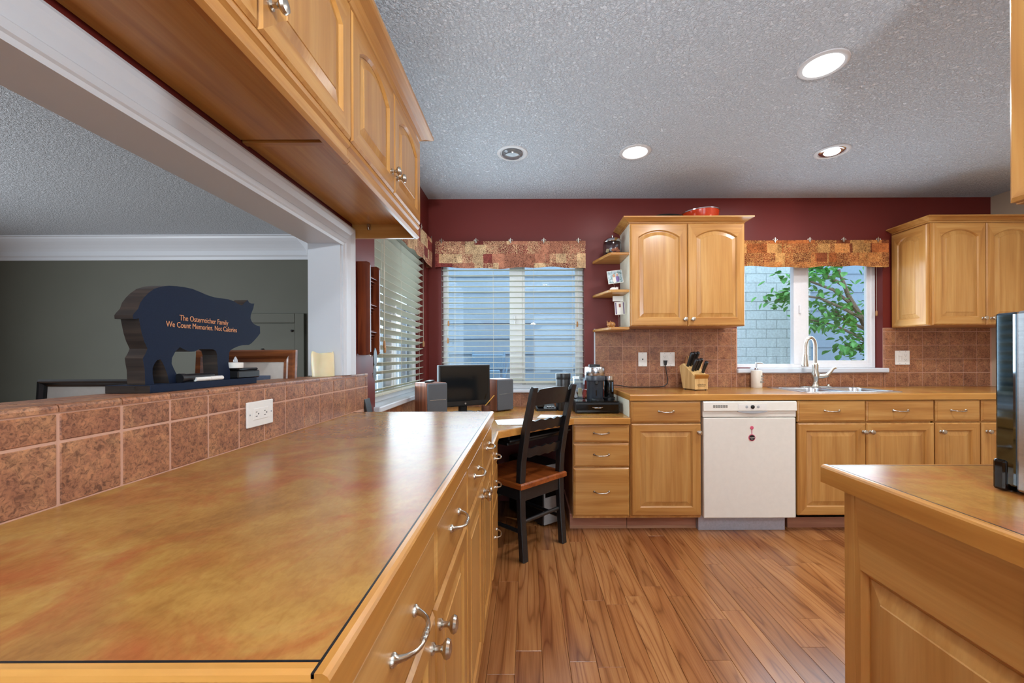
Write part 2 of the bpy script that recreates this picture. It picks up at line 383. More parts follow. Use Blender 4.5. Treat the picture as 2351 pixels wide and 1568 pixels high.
for a in [(-1.2, -1.12, -.05, .05, 0, 2.15), (1.12, 1.2, -.05, .05, 0, 2.15), (-1.12, 1.12, -.05, .05, 2.07, 2.15), (-1.12, 1.12, -.05, .05, 0, .06), (-.04, .04, -.05, .05, .06, 2.07)]: m.box(*a)
obj('door_frame', m, VINYL, t)
for x in (-.58, .58): obj('pane', MB().box(x-.54, x+.54, -.004, .004, .06, 2.07), PANE, t)
struct('ceiling', MB().box(-.93, XR+.14, -3.14, YB+.14, ZC, ZC+.1), STUCCO, 'white stippled kitchen ceiling with recessed lamps', 'ceiling')
floor = struct('floor', MB().box(-.93, XR+.14, -3.14, YB+.14, -.1, -.008), FLOOR, 'honey brown wood laminate floor of long narrow planks', 'floor')
pw = .1035; x = -.26
while x < XR-.02:
    y = .55-random.random()*.9
    while y < 2.86:
        L = random.choice((.42, .62, .85, 1.2)); y2 = min(y+L, 3.2)
        cx, cy = x+pw/2, (y+y2)/2
        mm = MB().box(-pw/2+.0006, pw/2-.0006, -(y2-y)/2+.0006, (y2-y)/2-.0006, -.008, 0, .0009)
        obj('plank', mm, FLOOR, floor, loc=(cx, cy, 0)); y = y2
    x += pw
# side room beyond the pass-through
m = MB().box(-6, -2.25, 4.38, 4.5, 0, ZC)
struct('wall_side_room', m, GREEN, 'grey green wall of the dim side room', 'wall')
struct('wall_side_room_slant', MB().prism([(-.93, 1.80), (-.93, 1.95), (-2.2, 4.5), (-2.33, 4.38), (-.97, 1.83)], 'xy', 0, ZC), GREEN, 'slanting green wall of the side room hidden by the jamb', 'wall')
struct('wall_side_room_far', MB().box(-6.1, -6, -3.14, 4.5, 0, ZC), GREEN, 'green end wall of the side room', 'wall')
struct('wall_side_room_near', MB().box(-6.1, -.93, -3.14, -3.0, 0, ZC), GREEN, 'green wall of the side room behind the viewer', 'wall')
struct('ceiling_side_room', MB().prism([(-6.1, -3.14), (-.93, -3.14), (-.93, 1.95), (-2.25, 4.5), (-6.1, 4.5)], 'xy', ZC, ZC+.1), STUCCO, 'stippled ceiling of the side room', 'ceiling')
struct('floor_side_room', MB().prism([(-6.1, -3.14), (-.93, -3.14), (-.93, 1.95), (-2.25, 4.5), (-6.1, 4.5)], 'xy', -.1, 0), FLOOR, 'wood floor of the side room', 'floor')
prof = [(0, 0), (0, -.23), (-.012, -.23), (-.016, -.20), (-.03, -.185), (-.034, -.14), (-.05, -.115), (-.075, -.085), (-.105, -.055), (-.125, -.03), (-.13, -.012), (-.15, -.01), (-.15, 0)]
struct('trim_1', MB().prism([(4.38+a, ZC+b) for a, b in prof], 'yz', -6, -2.29), WHITE, 'wide white crown moulding of the side room', 'moulding')
p2 = [(-2.33, 4.38), (-.97, 1.83)]
d = Vector((p2[1][0]-p2[0][0], p2[1][1]-p2[0][1], 0)).normalized(); nrm = Vector((-d.y, d.x, 0)); nrm = nrm if nrm.x < 0 else -nrm
L0 = [tuple(Vector((p2[0][0], p2[0][1], ZC+b))+nrm*(-a)) for a, b in prof]; L1 = [tuple(Vector((p2[1][0], p2[1][1], ZC+b))+nrm*(-a)*.15) for a, b in prof]
struct('trim_2', MB().loft([L0, L1], True, True), WHITE, 'white crown moulding on the slanting wall by the jamb', 'moulding')
# jamb lining and casing of the pass-through
m = MB().box(-.935, -.797, 1.742, 1.76, 1.087, 1.665).box(-.935, -.797, -.6, 1.76, 1.650, 1.6655)
struct('trim_3', m, WHITE, 'white lining boards of the pass-through opening', 'lining')
cp = [(0, 0), (0, .010), (.010, .013), (.014, .018), (.030, .018), (.034, .014), (.060, .016), (.078, .024), (.088, .026), (.096, .022), (.100, .012), (.100, 0)]
Lo = [[(XL+h, 1.755+u, 1.087) for u, h in cp], [(XL+h, 1.755+u, 1.645+u) for u, h in cp], [(XL+h, -.7, 1.645+u) for u, h in cp]]
struct('trim_4', MB().loft(Lo, True, True), WHITE, 'white moulded casing around the pass-through opening', 'casing')

# tiles: left half wall
def tile_at(parent, x0, x1, y0, y1, z0, z1, bev=.0016, name='tile', mat=None):
    c = ((x0+x1)/2, (y0+y1)/2, (z0+z1)/2)
    return obj(name, MB().box(x0-c[0], x1-c[0], y0-c[1], y1-c[1], z0-c[2], z1-c[2], bev), mat or TILE, parent, loc=c)
P = .1085; g = .0025
obj('grout_bed', MB().box(XL, XL+.0045, -.7, 2.03, .90, 1.078).box(-.93, XL+.0045, -.7, 1.742, 1.075, 1.079), GROUT, wall_left)
y = .6925-11*P
while y < 2.0:
    y1 = min(y+P, 2.03)
    for z0, z1 in ((.914, 1.0225), (1.0225, 1.0725)):
        tile_at(wall_left, XL+.002, XL+.0062, y+g, y1-g, z0+g, z1-g)
    mm = MB()
    pr = [(XL-.058, 1.079), (XL-.058, 1.0865), (XL+.000, 1.0868), (XL+.005, 1.0845), (XL+.0068, 1.080), (XL+.0068, 1.0735), (XL+.002, 1.0735), (XL+.002, 1.079)]
    mm.prism([(a-XL, b-1.08) for a, b in pr], 'xz', -(y1-y)/2+.001, (y1-y)/2-.001)
    if y < 1.742 or True:
        obj('bullnose_tile', mm, GROUT2 if False else TILE, wall_left, loc=(XL, (y+y1)/2, 1.08))
    if y1 < 1.76: tile_at(wall_left, -.932, XL-.0605, y+.001, y1-.001, 1.079, 1.0865)
    y += P
# tiles: back wall
def grid_tiles(parent, xs, zs, yface, holes=()):
    for i in range(len(xs)-1):
        for j in range(len(zs)-1):
            a = (xs[i]+.002, xs[i+1]-.002, zs[j]+.002, zs[j+1]-.002)
            if a[1]-a[0] < .008 or a[3]-a[2] < .008: continue
            if any(a[0] >= h[0]-.001 and a[1] <= h[1]+.001 and a[2] >= h[2]-.001 for h in holes): continue
            tile_at(parent, a[0], a[1], yface, yface+.0045, a[2], a[3], .0012)
obj('grout_bed', MB().box(.538, 1.69, YB-.004, YB, .90, 1.386).box(1.69, 2.87, YB-.004, YB, .90, 1.024).box(2.868, XR, YB-.004, YB, .90, 1.386)
    .box(XL, .54, YB-.004, YB, .75, .885), GROUT, wall_back)
TX = .1096
xs = [.545+i*TX for i in range(11)]+[1.684]
grid_tiles(wall_back, xs, [.914, 1.024, 1.134, 1.245, 1.355, 1.384], YB-.0065)
grid_tiles(wall_back, [1.685]+[1.644+TX*i for i in range(1, 12)]+[2.868], [.914, 1.020], YB-.0065)
xs = [2.868, 2.882, 2.966]+[2.966+TX*i for i in range(1, 8)]+[XR-.001]
grid_tiles(wall_back, xs, [.914, 1.024, 1.134, 1.245, 1.355, 1.384], YB-.0065)
grid_tiles(wall_back, [XL+.001]+[-.72+TX*i for i in range(0, 12)]+[.538], [.764, .872, .886], YB-.0065)
tile_at(wall_back, .534, .5445, YB-.0085, YB, .914, 1.386, .002, 'edge_strip', WHITE)
yy = 2.03
while yy < YB-.02:
    y1 = min(yy+TX, YB-.008)
    for z0, z1 in ((.764, .872), (.872, .886)): tile_at(wall_left, XL+.002, XL+.0065, yy+g/2, y1-g/2, z0+g/2, z1-g/2, .0012)
    yy = y1 if y1 > yy+.02 else 99

# ------------------------------------------------------------------ windows, blinds, valances
def frame_boxes(m, x0, x1, z0, z1, w, y0, y1, bev=.004):
    m.box(x0, x0+w, y0, y1, z0, z1, bev); m.box(x1-w, x1, y0, y1, z0, z1, bev); m.box(x0+w, x1-w, y0, y1, z0, z0+w, bev); m.box(x0+w, x1-w, y0, y1, z1-w, z1, bev)
    return m
def window(name, label, x0, x1, z0, z1, split, ydep, loc=(0, 0, 0), rz=0, sill=True, lockx=None):
    t = thing(name, label, 'window', loc, rz, kind='structure')
    obj('window_frame', frame_boxes(MB(), x0, x1, z0, z1, .035, ydep, ydep+.06), VINYL, t)
    xm0, xm1 = split
    obj('mullion', MB().box(xm0, xm1, ydep-.004, ydep+.05, z0+.03, z1-.03, .004), VINYL, t)
    s = obj('sash', frame_boxes(MB(), xm1-.012, x1-.03, z0+.028, z1-.03, .034, ydep+.008, ydep+.04), VINYL, t)
    obj('pane', MB().box(xm1+.02, x1-.06, ydep+.022, ydep+.026, z0+.06, z1-.06), PANE, t)
    obj('pane', MB().box(x0+.033, xm0+.002, ydep+.034, ydep+.038, z0+.033, z1-.033), PANE, t)
    xc = (xm0+xm1)/2-.01
    obj('latch', MB().box(xc-.008, xc+.008, ydep-.022, ydep-.003, (z0+z1)/2-.035, (z0+z1)/2+.035, .006, seg=2), VINYL, t)
    return t
w3 = window('window_3', 'white vinyl slider window over the sink, tree behind it', 1.69, 2.87, 1.062, 2.03, (2.195, 2.305), .07, (0, YB, 0))
obj('sill', MB().box(1.685, 2.90, -.03, .10, 1.026, 1.0625, .006), WHITE, w3)
w2 = window('window_2', 'white slider window behind the monitor, seen through open blinds', -.70, .457, .90, 2.03, (-.15, -.045), .075, (0, YB, 0))
obj('sill', MB().box(-.73, .48, -.03, .09, .875, .9005, .005), WHITE, w2)
w1 = window('window_1', 'white window in the side wall by the pass-through, blinds before it', 2.14, 3.18, .905, 2.03, (2.60, 2.70), .07, (XL, 0, 0), PI/2)
obj('sill', MB().box(2.12, 3.2, -.035, .09, .875, .9055, .005), WHITE, w1)

def blind(name, label, x0, x1, ztop, zbot, pitch, loc, rz, tilt, ladders, cords):
    t = thing(name, label, 'blind', loc, rz)
    me = None; z = zbot+.03; k = 0
    c, s_ = math.cos(tilt), math.sin(tilt)
    while z < ztop-.03:
        if me is None:
            n = 6; top = []; bot = []
            for i in range(n+1):
                u = -.025+.05*i/n; w = .0022*(1-(2*i/n-1)**2)
                top.append((u*c-w*s_, u*s_+w*c)); bot.append((u*c-(w-.0026)*s_, u*s_+(w-.0026)*c))
            mb = MB().prism(top+bot[::-1], 'yz', x0, x1); o = obj('slat', mb, SLAT, t); me = o.data; o.location = (0, 0, z)
        else:
            o = bpy.data.objects.new('slat', me); C.objects.link(o); o.parent = t; o.location = (0, 0, z)
        z += pitch
    obj('bottom_rail', MB().box(x0, x1, -.025, .025, zbot-.005, zbot+.012, .003), SLAT, t)
    obj('headrail', MB().box(x0, x1, -.03, .03, ztop-.03, ztop+.02, .003), SLAT, t)
    for x in ladders:
        mb = MB()
        for y in (-.026, .026): mb.tube([(x, y, zbot), (x, y, ztop)], .0009, 5)
        obj('ladder_cord', mb, CORD, t)
    for x, zz in cords:
        cc = obj('lift_cord', MB().tube([(x, -.034, zz), (x, -.034, ztop)], .0011, 5), CORD, t)
        obj('tassel', MB().lathe([(.002, .03), (.006, .026), (.0075, .01), (.0075, -.008), (.005, -.014)], (x, -.034, zz-.012), seg=10), TASSEL, cc, True)
    return t
blind('window_blind', 'open ivory slat blind behind the desk monitor', -.695, .452, 2.02, .955, .0443, (0, YB+.03, 0), 0, math.radians(0), (-.595, -.28, .05, .365), ((-.64, 1.44), (-.645, 1.30), (.40, 1.43)))
blind('window_blind', 'ivory slat blind on the side wall beside the mail rack', 2.145, 3.175, 2.02, .955, .0472, (XL-.035, 0, 0), PI/2, math.radians(-24), (2.27, 2.62, 3.05), ((2.285, 1.24), (2.292, 1.215), (3.14, 1.27)))
tt = thing('blind_cord', 'single wooden tassel cord hanging beside the sink window', 'blind cord', (2.845, YB+.03, 1.5))
obj('cord', MB().tube([(0, 0, 0), (0, 0, .45)], .0011, 5), CORD, tt)
obj('tassel', MB().lathe([(.002, .03), (.006, .026), (.0075, .01), (.0075, -.008), (.005, -.014)], seg=10), TASSEL, tt, True)

def fleur(t, x, z, y=-.005):
    m = MB()
    m.prism([(x, z+.024), (x+.006, z+.013), (x+.0045, z+.002), (x+.003, z-.018), (x, z-.025), (x-.003, z-.018), (x-.0045, z+.002), (x-.006, z+.013)], 'xz', y-.004, y, .001)
    for s_ in (-1, 1):
        m.tube([(x+s_*.002, y-.002, z-.004), (x+s_*.007, y-.002, z+.005), (x+s_*.013, y-.002, z+.008), (x+s_*.017, y-.002, z+.003), (x+s_*.015, y-.002, z-.002)], [.0025, .003, .0032, .003, .002], 6)
        m.tube([(x+s_*.002, y-.002, z-.008), (x+s_*.008, y-.002, z-.013)], [.0025, .0015], 6)
    m.box(x-.010, x+.010, y-.005, y, z-.008, z-.004, .001)
    return obj('clip', m, NICKEL, t, True)
def valance(name, label, x0, x1, z0, z1, loc, rz, mat, clips, ret=.05):
    t = thing(name, label, 'valance', loc, rz)
    nx = 60; loops = []
    for j, zf in enumerate((1, .75, .5, .25, .06, 0)):
        row = []
        row.append((x0-.004, 0, z0+(z1-z0)*zf))
        for i in range(nx+1):
            x = x0+(x1-x0)*i/nx
            y = -ret-.004*math.sin(i*.55+j*.4)*(1-zf*.8)-.003*math.sin(i*.21+2)
            z = z0+(z1-z0)*zf+(.006*math.sin(i*.16+1)+.004*math.sin(i*.43))*(1-zf)
            row.append((x, y, z))
        row.append((x1+.004, 0, z0+(z1-z0)*zf)); loops.append(row)
    back = [[(p[0], p[1]+.0025, p[2]) for p in r] for r in loops]
    m = MB().loft(loops+back[::-1]+[loops[0]], closed=False)
    obj('fabric', m, mat, t, True)
    for x in clips: fleur(t, x, z1+.002, -ret-.003)
    return t
valance('window_valance', 'dusty rose patchwork valance over the desk window, fleur-de-lis clips', -.735, .462, 1.872, 2.085, (0, YB, 0), 0, CLOTH_D, (-.685, -.41, -.135, .13, .405))
valance('window_valance', 'rust patchwork valance over the sink window, fleur-de-lis clips', 1.72, 2.875, 1.872, 2.083, (0, YB, 0), 0, CLOTH_S, (1.97, 2.245, 2.515, 2.79))
valance('window_valance', 'rose patchwork valance on the side wall by the ceiling corner', 2.1, 3.225, 1.872, 2.085, (XL, 0, 0), PI/2, CLOTH_D, (2.2, 2.55, 2.9, 3.2), .045)

# ------------------------------------------------------------------ cabinet parts (local: x width, y into the cabinet, z up; front faces -y)
def outline(x0, x1, z0, z1, rise, d=0, n=14):
    # opening outline, inset by d; arch of given rise on top
    x0, x1, z0 = x0+d, x1-d, z0+d
    w = (x1-x0)/2; xc = (x0+x1)/2; pts = [(x0, z0), (x1, z0)]
    if rise > 0:
        W0 = w+d; R = (W0*W0+rise*rise)/(2*rise); zc = z1-R; r = R-d
        f = lambda u: zc+math.sqrt(max(r*r-u*u, 0))
    else: f = lambda u: z1-d
    for i in range(n+1):
        u = w-2*w*i/n; pts.append((xc+u, f(u)))
    return pts
def rect_like(op, x0, x1, z0, z1):
    xa = min(p[0] for p in op); xb = max(p[0] for p in op)
    pts = [(x0, z0), (x1, z0)]
    for p in op[2:]: pts.append((x0+(p[0]-xa)/(xb-xa)*(x1-x0), z1))
    return pts
def Y(pts, y): return [(p[0], y, p[1]) for p in pts]
def knob(parent, x, z, y, s=1.0):
    m = MB().lathe([(.010*s, 0), (.010*s, -.003), (.0055*s, -.006), (.005*s, -.014), (.008*s, -.018), (.0145*s, -.022), (.016*s, -.026), (.0135*s, -.031), (.006*s, -.0335), (.001, -.034)], (x, y, z), 'y', 18)
    return obj('knob', m, NICKEL, parent, True)
def handle(parent, x, z, y, w=.096, vertical=False):
    pts = []; rs = []
    n = 14
    for i in range(n+1):
        u = -1+2*i/n; yy = y-.004-.024*(1-u**4); zz = z-.004*(1-u*u)
        pts.append((x+u*w/2, yy, zz+.004)); rs.append(.0030+.0022*abs(u)**6+.0016*math.exp(-(u*3)**2))
    m = MB().tube(pts, rs, 9)
    for u in (-1, 1): m.lathe([(.0085, 0), (.0085, -.003), (.006, -.006), (.003, -.009)], (x+u*w/2, y, z+.004), 'y', 12)
    for u in (-.16, 0, .16): m.sphere((x+u*w/2*1.2, y-.028, z+.001), .0046, 8, (1.2, 1, 1))
    return obj('handle', m, NICKEL, parent, True)
def door(parent, x0, x1, z0, z1, rise=0, kn=None, kz=None, t=.02, fw=.055, y0=0):
    op = outline(x0+fw, x1-fw, z0+fw, z1-fw*.85, rise)
    o1 = rect_like(op, x0, x1, z0, z1); e = .007
    o2 = rect_like(op, x0+e, x1-e, z0+e, z1-e)
    ins = outline(x0+fw, x1-fw, z0+fw, z1-fw*.85, rise, .007)
    n = len(op)
    hz = lambda j, i: 1 if (i == 0 or 2 <= i < n-1) and j in (2, 3) else 0
    m = MB().loft([Y(o1, y0), Y(o1, y0-t+.006), Y(o2, y0-t), Y(op, y0-t), Y(ins, y0-t+.008), Y(ins, y0-.002)], True, True, hz)
    o = obj('door', m, [MAPLE['z'], MAPLE['x']], parent)
    a = outline(x0+fw, x1-fw, z0+fw, z1-fw*.85, rise, .0075)
    b = outline(x0+fw, x1-fw, z0+fw, z1-fw*.85, rise, .011)
    c = outline(x0+fw, x1-fw, z0+fw, z1-fw*.85, rise, .036)
    d = outline(x0+fw, x1-fw, z0+fw, z1-fw*.85, rise, .0375)
    obj('panel', MB().loft([Y(a, y0-.004), Y(a, y0-t+.0095), Y(b, y0-t+.0095), Y(c, y0-t+.0035), Y(d, y0-t+.0015)], True, True), MPAN, o)
    if kn is not None: knob(o, kn, kz, y0-t)
    return o
def drawer(parent, x0, x1, z0, z1, t=.02, y0=0, hnd=True):
    e = .010
    R = lambda k, y: [(x0+k, y, z0+k), (x1-k, y, z0+k), (x1-k, y, z1-k), (x0+k, y, z1-k)]
    o = obj('drawer', MB().loft([R(0, y0), R(0, y0-t+.008), R(.004, y0-t+.0045), R(e, y0-t+.0025), R(e+.002, y0-t)], True, True), MAPLE['x'], parent)
    if hnd: handle(o, (x0+x1)/2, (z0+z1)/2, y0-t)
    return o
def carcass(t, w, dep, z0, z1, kick=True, kx0=0, endmat=None, open_left=False):
    obj('body', MB().box(0, w, 0, dep, z0, z1), MAPLE['z'], t)
    if kick:
        k = obj('toe_kick', MB().box(kx0, w, .075, dep, 0, z0), KICK, t); obj('floor_strip', MB().box(kx0-.002, w, .071, .075, 0, .020, .001), KSTRIP, k)

# ---- left base run under the pass-through
gp = .002
def base_left(y0, label):
    t = thing('base_cabinet', label, 'cabinet', (-.185, y0, 0), PI/2)
    w = .752; carcass(t, w, .60, .10, .8735)
    for i in range(2):
        drawer(t, i*.376+gp, (i+1)*.376-gp, .722, .870)
        door(t, i*.376+gp, (i+1)*.376-gp, .115, .714, 0, (.376-.032) if i == 0 else (.376+.032), .668)
    return t
base_left(.352, 'maple base cabinet nearest the viewer under the long counter')
base_left(1.106, 'maple base cabinet under the far end of the long counter')
def counter(name, label, polys, z1, edges, th=.038, ew=.0145, seam=.0016):
    t = thing(name, label, 'countertop')
    m = MB()
    for p in polys: m.prism(p, 'xy', z1-th, z1)
    obj('laminate_top', m, LAM, t)
    for a, b, ax in edges:      # wood nosing between two points, outward = right of a->b
        A, B = Vector((*a, 0)), Vector((*b, 0)); d = (B-A).normalized(); nn = Vector((d.y, -d.x, 0))
        pr = [(0, -th-.002), (ew, -th-.002), (ew, -.006), (ew-.002, -.0025), (ew-.006, 0), (seam, 0), (seam, -.0008), (0, -.0008)]
        l0 = [tuple(A+nn*u+Vector((0, 0, z1+v))-d*0) for u, v in pr]; l1 = [tuple(B+nn*u+Vector((0, 0, z1+v))) for u, v in pr]
        e = obj('wood_edge', MB().loft([l0, l1], True, True), EDGE[ax], t)
        q = [tuple(A+nn*u+Vector((0, 0, z1+v))) for u, v in ((-.0006, -.004), (seam+.0004, -.004), (seam+.0004, .0002), (-.0006, .0002))]
        q2 = [tuple(B+nn*u+Vector((0, 0, z1+v))) for u, v in ((-.0006, -.004), (seam+.0004, -.004), (seam+.0004, .0002), (-.0006, .0002))]
        obj('dark_seam', MB().loft([q, q2], True, True), BLACK, e)
    return t
ZT = .914
xe = -.172
counter('countertop', 'long mottled amber laminate counter beside the tiled half wall', [[(-.797, .338), (xe, .338), (xe, 1.868), (-.797, 1.868)]], ZT,
        [((xe, .3235), (xe, 1.8825), 'y'), ((-.797, .338), (xe, .338), 'x'), ((xe, 1.868), (-.797, 1.868), 'x')])
# ---- desk
t = thing('desk_cabinet', 'low maple drawer cabinet at the desk end of the counter', 'cabinet', (-.185, 1.892, 0), PI/2)
carcass(t, .318, .60, .10, .724)
for z0, z1 in ((.605, .716), (.445, .597), (.115, .437)): drawer(t, gp, .316, z0, z1)
t = thing('desk_cabinet', 'maple three drawer desk cabinet right of the chair', 'cabinet', (.292, 2.70, 0))
carcass(t, .372, .58, .10, .724, kx0=-.012)
for z0, z1 in ((.603, .716), (.443, .592), (.118, .432)): drawer(t, .004, .370, z0, z1)
ZD = .764
counter('corner_desk', 'low corner desk top with a slanted front and maple edge', [[(-.793, 1.889), (-.172, 1.889), (-.172, 2.21), (.290, 2.672), (.664, 2.672), (.664, 3.302), (-.793, 3.302)]], ZD,
        [((-.172, 1.889), (-.172, 2.204), 'y'), ((-.172, 2.21), (.290, 2.672), 'x'), ((.296, 2.672), (.664, 2.672), 'x')])
t = thing('keyboard_tray', 'black keyboard tray under the slanted desk edge', 'tray', (.075, 2.50, .66), PI/4)
obj('tray', MB().box(-.27, .27, .0, .26, 0, .018, .004), BLACK, t); obj('wrist_rest', MB().box(-.27, .27, -.02, .045, .018, .034, .007, seg=3), BLACK, t, True)
for x in (-.26, .26): obj('rail', MB().box(x-.008, x+.008, .0, .25, .034, .060), BLACK, t)
# ---- back run
XS = [(.681, 1.134), (1.764, 2.664), (2.668, 2.966), (2.970, 3.36), (3.362, 3.742)]
t = thing('base_cabinet', 'maple base cabinet between desk and dishwasher', 'cabinet', (.668, 2.70, 0)); w = .466
carcass(t, w, .60, .10, .874); obj('end_panel', MB().box(-.003, .001, .0, .60, .764, .874), CREAM, t)
drawer(t, .008, w-.002, .730, .868); door(t, .008, w-.002, .118, .720, 0, w-.020, .665)
t = thing('sink_cabinet', 'wide maple cabinet under the double sink', 'cabinet', (1.764, 2.70, 0)); w = .90
obj('body', MB().box(0, .012, 0, .6, .10, .874).box(w-.012, w, 0, .6, .10, .874).box(0, w, .58, .6, .1, .874).box(0, w, 0, .6, .1, .12).box(0, w, 0, .014, .1, .874), MAPLE['z'], t)
obj('toe_kick', MB().box(-.01, w, .075, .6, 0, .10), KICK, t)
for i in range(2):
    a, b = i*.45+gp, (i+1)*.45-gp; drawer(t, a, b, .730, .868)
    door(t, a, b, .118, .720, 0, .45-.022 if i == 0 else .45+.024, .665)
for (a, b), lab, kx in ((XS[2], 'narrow maple base cabinet right of the sink cabinet', .022), (XS[3], 'maple base cabinet partly behind the microwave', .022), (XS[4], 'corner maple base cabinet hidden by the microwave', .022)):
    t = thing('base_cabinet', lab, 'cabinet', (a, 2.70, 0)); w = b-a
    carcass(t, w, .60, .10, .874); drawer(t, gp, w-gp, .730, .868); door(t, gp, w-gp, .118, .720, 0, kx+.01, .665)
SX0, SX1, SY0, SY1 = 1.895, 2.535, 2.785, 3.165
Q = lambda x0, x1, y0, y1: [(x0, y0), (x1, y0), (x1, y1), (x0, y1)]
counter('countertop', 'laminate counter along the back wall holding the sink', [Q(.68, SX0, 2.688, 3.302), Q(SX0, SX1, 2.688, SY0), Q(SX0, SX1, SY1, 3.302), Q(SX1, 3.742, 2.688, 3.302)], ZT,
        [((.6655, 2.688), (3.742, 2.688), 'x'), ((.68, 3.302), (.68, 2.688), 'y')])
# ---- dishwasher
t = thing('dishwasher', 'white dishwasher with small round control and slotted vent', 'dishwasher', (1.1425, 2.69, 0)); w = .612
obj('tub', MB().box(.01, w-.012, .03, .6, .106, .86), PLASTW, t)
obj('door', MB().box(.004, w-.006, -.015, .03, .104, .760, .006, seg=2), DWHITE, t)
cpn = obj('control_panel', MB().prism([(.03, .765), (-.012, .765), (-.012, .800), (-.026, .808), (-.022, .862), (-.016, .868), (.03, .868)], 'yz', 0, w-.002, .003), DWHITE, t)
for i in range(6): obj('vent_slot', MB().box(.062+i*.0162, .075+i*.0162, -.0258, -.024, .829, .834).box(.062+i*.0162, .075+i*.0162, -.0256, -.024, .837, .842), BLACK, cpn)
obj('control_inset', MB().prism([(.225, .850), (.225, .825), (.235, .812), (.405, .812), (.412, .825), (.412, .850)], 'xz', -.0262, -.024), PLASTW, cpn)
obj('dial', MB().lathe([(.0125, 0), (.0125, -.006), (.010, -.008), (.001, -.0085)], (.318, -.0245, .832), 'y', 18), BLACK, cpn, True)
for x in (.28, .355): obj('button', MB().lathe([(.009, 0), (.009, -.003), (.001, -.004)], (x, -.0245, .832), 'y', 14), DIM, cpn, True)
n = 12; lip = [(.225+.19*i/n, .799-.011*math.sin(PI*i/n)) for i in range(n+1)]
obj('door_grip', MB().prism(lip+[(.415, .806), (.225, .806)], 'xz', -.024, -.010), DIM, cpn)
obj('kick_plate', MB().box(-.006, w-.04, .050, .56, .0, .105), flecked('galvanised_kick', rgb(176, 176, 186), .5, .3, 90, .1), t)
t = thing('magnet_tag', 'round pink and black magnet tag hanging on the dishwasher door', 'magnet', (1.1425+.318, 2.675, .63))
PINK = flecked('pink_plastic', rgb(214, 92, 120), .4, 0, 80, .1)
obj('top_disc', MB().lathe([(.011, 0), (.011, -.004), (.001, -.005)], (0, 0, .065), 'y', 18), PINK, t, True)
obj('ribbon', MB().box(-.002, .002, -.003, -.001, .02, .060), PINK, t)
dd = obj('tag_disc', MB().lathe([(.022, 0), (.022, -.003), (.001, -.004)], (0, 0, 0), 'y', 22), PINK, t, True)
obj('tag_face', MB().lathe([(.018, -.003), (.018, -.0048), (.001, -.005)], (0, 0, 0), 'y', 22), BLACK, dd, True)
text('lettering', 'CLEAN', .0105, dd, PLASTW, (0, -.0052, -.003), (PI/2, 0, 0), 'CENTER')
text('lettering', 'dishes', .006, dd, PLASTW, (0, -.0052, -.010), (PI/2, 0, 0), 'CENTER')

# ---- wall cabinets
def crown(t, x0, x1, z0, z1, dep, left=True, right=True, pr=.052):
    h = z1-z0
    pf = [(0, 0), (.004, 0), (.006, h*.25), (.014, h*.30), (.022, h*.45), (.034, h*.62), (pr-.006, h*.72), (pr, h*.78), (pr, h), (0, h)]
    path = []
    lo = []
    for u, v in pf: pass
    rows = []
    if left: rows.append([(x0-u, dep, z0+v) for u, v in pf])
    rows.append([(x0-(u if left else 0), -u, z0+v) for u, v in pf])
    rows.append([(x1+(u if right else 0), -u, z0+v) for u, v in pf])
    if right: rows.append([(x1+u, dep, z0+v) for u, v in pf])
    obj('crown_moulding', MB().loft(rows, True, True), EDGE['x'] if False else MAPLE['x'], t)
t = thing('wall_cabinet', 'maple wall cabinet with two arched doors between the windows', 'cabinet', (.748, 3.00, 0)); w = .838
obj('body', MB().box(0, w, 0, .304, 1.383, 2.135), MAPLE['z'], t)
obj('end_panel', MB().box(-.002, 0, .0, .302, 1.383, 2.135), CREAM, t)
door(t, .004, w/2-.003, 1.386, 2.13, .05, w/2-.026, 1.432); door(t, w/2+.003, w-.004, 1.386, 2.13, .05, w/2+.030, 1.432)
crown(t, -.002, w, 2.136, 2.176, .305)
cabU = t
SH = [1.928, 1.655, 1.38]
for z, lab in zip(SH, ('top', 'middle', 'lowest')):
    t = tag(obj('corner_shelf', MB().prism([(0, 0), (0, -.30), (-.135, -.30), (-.150, -.285), (-.222, -.02), (-.222, 0)], 'xy', -.02, 0, .004), MAPLE['x'], loc=(.745, 3.302, z)),
            'clipped-corner maple shelf, %s of three beside the arched wall cabinet' % lab, 'shelf', 'corner shelves beside the wall cabinet')
t = thing('wall_cabinet', 'maple corner wall cabinet with panelled side above the tiles', 'cabinet', (2.945, 3.00, 0)); w = .797
obj('body', MB().box(.004, w, 0, .304, 1.383, 2.135), MAPLE['z'], t)
door(t, .012, .395, 1.386, 2.13, .05, .366, 1.432); door(t, .399, w-.004, 1.386, 2.13, .05, .428, 1.432)
crown(t, 0, w, 2.136, 2.176, .305, True, False)
# side panel facing the window
sm = door(t, -.30, -.006, 1.386, 2.13, .05, None); sm.name = 'side_panel'
sm.rotation_euler = (0, 0, -PI/2); sm.location = (.004, 0, 0)
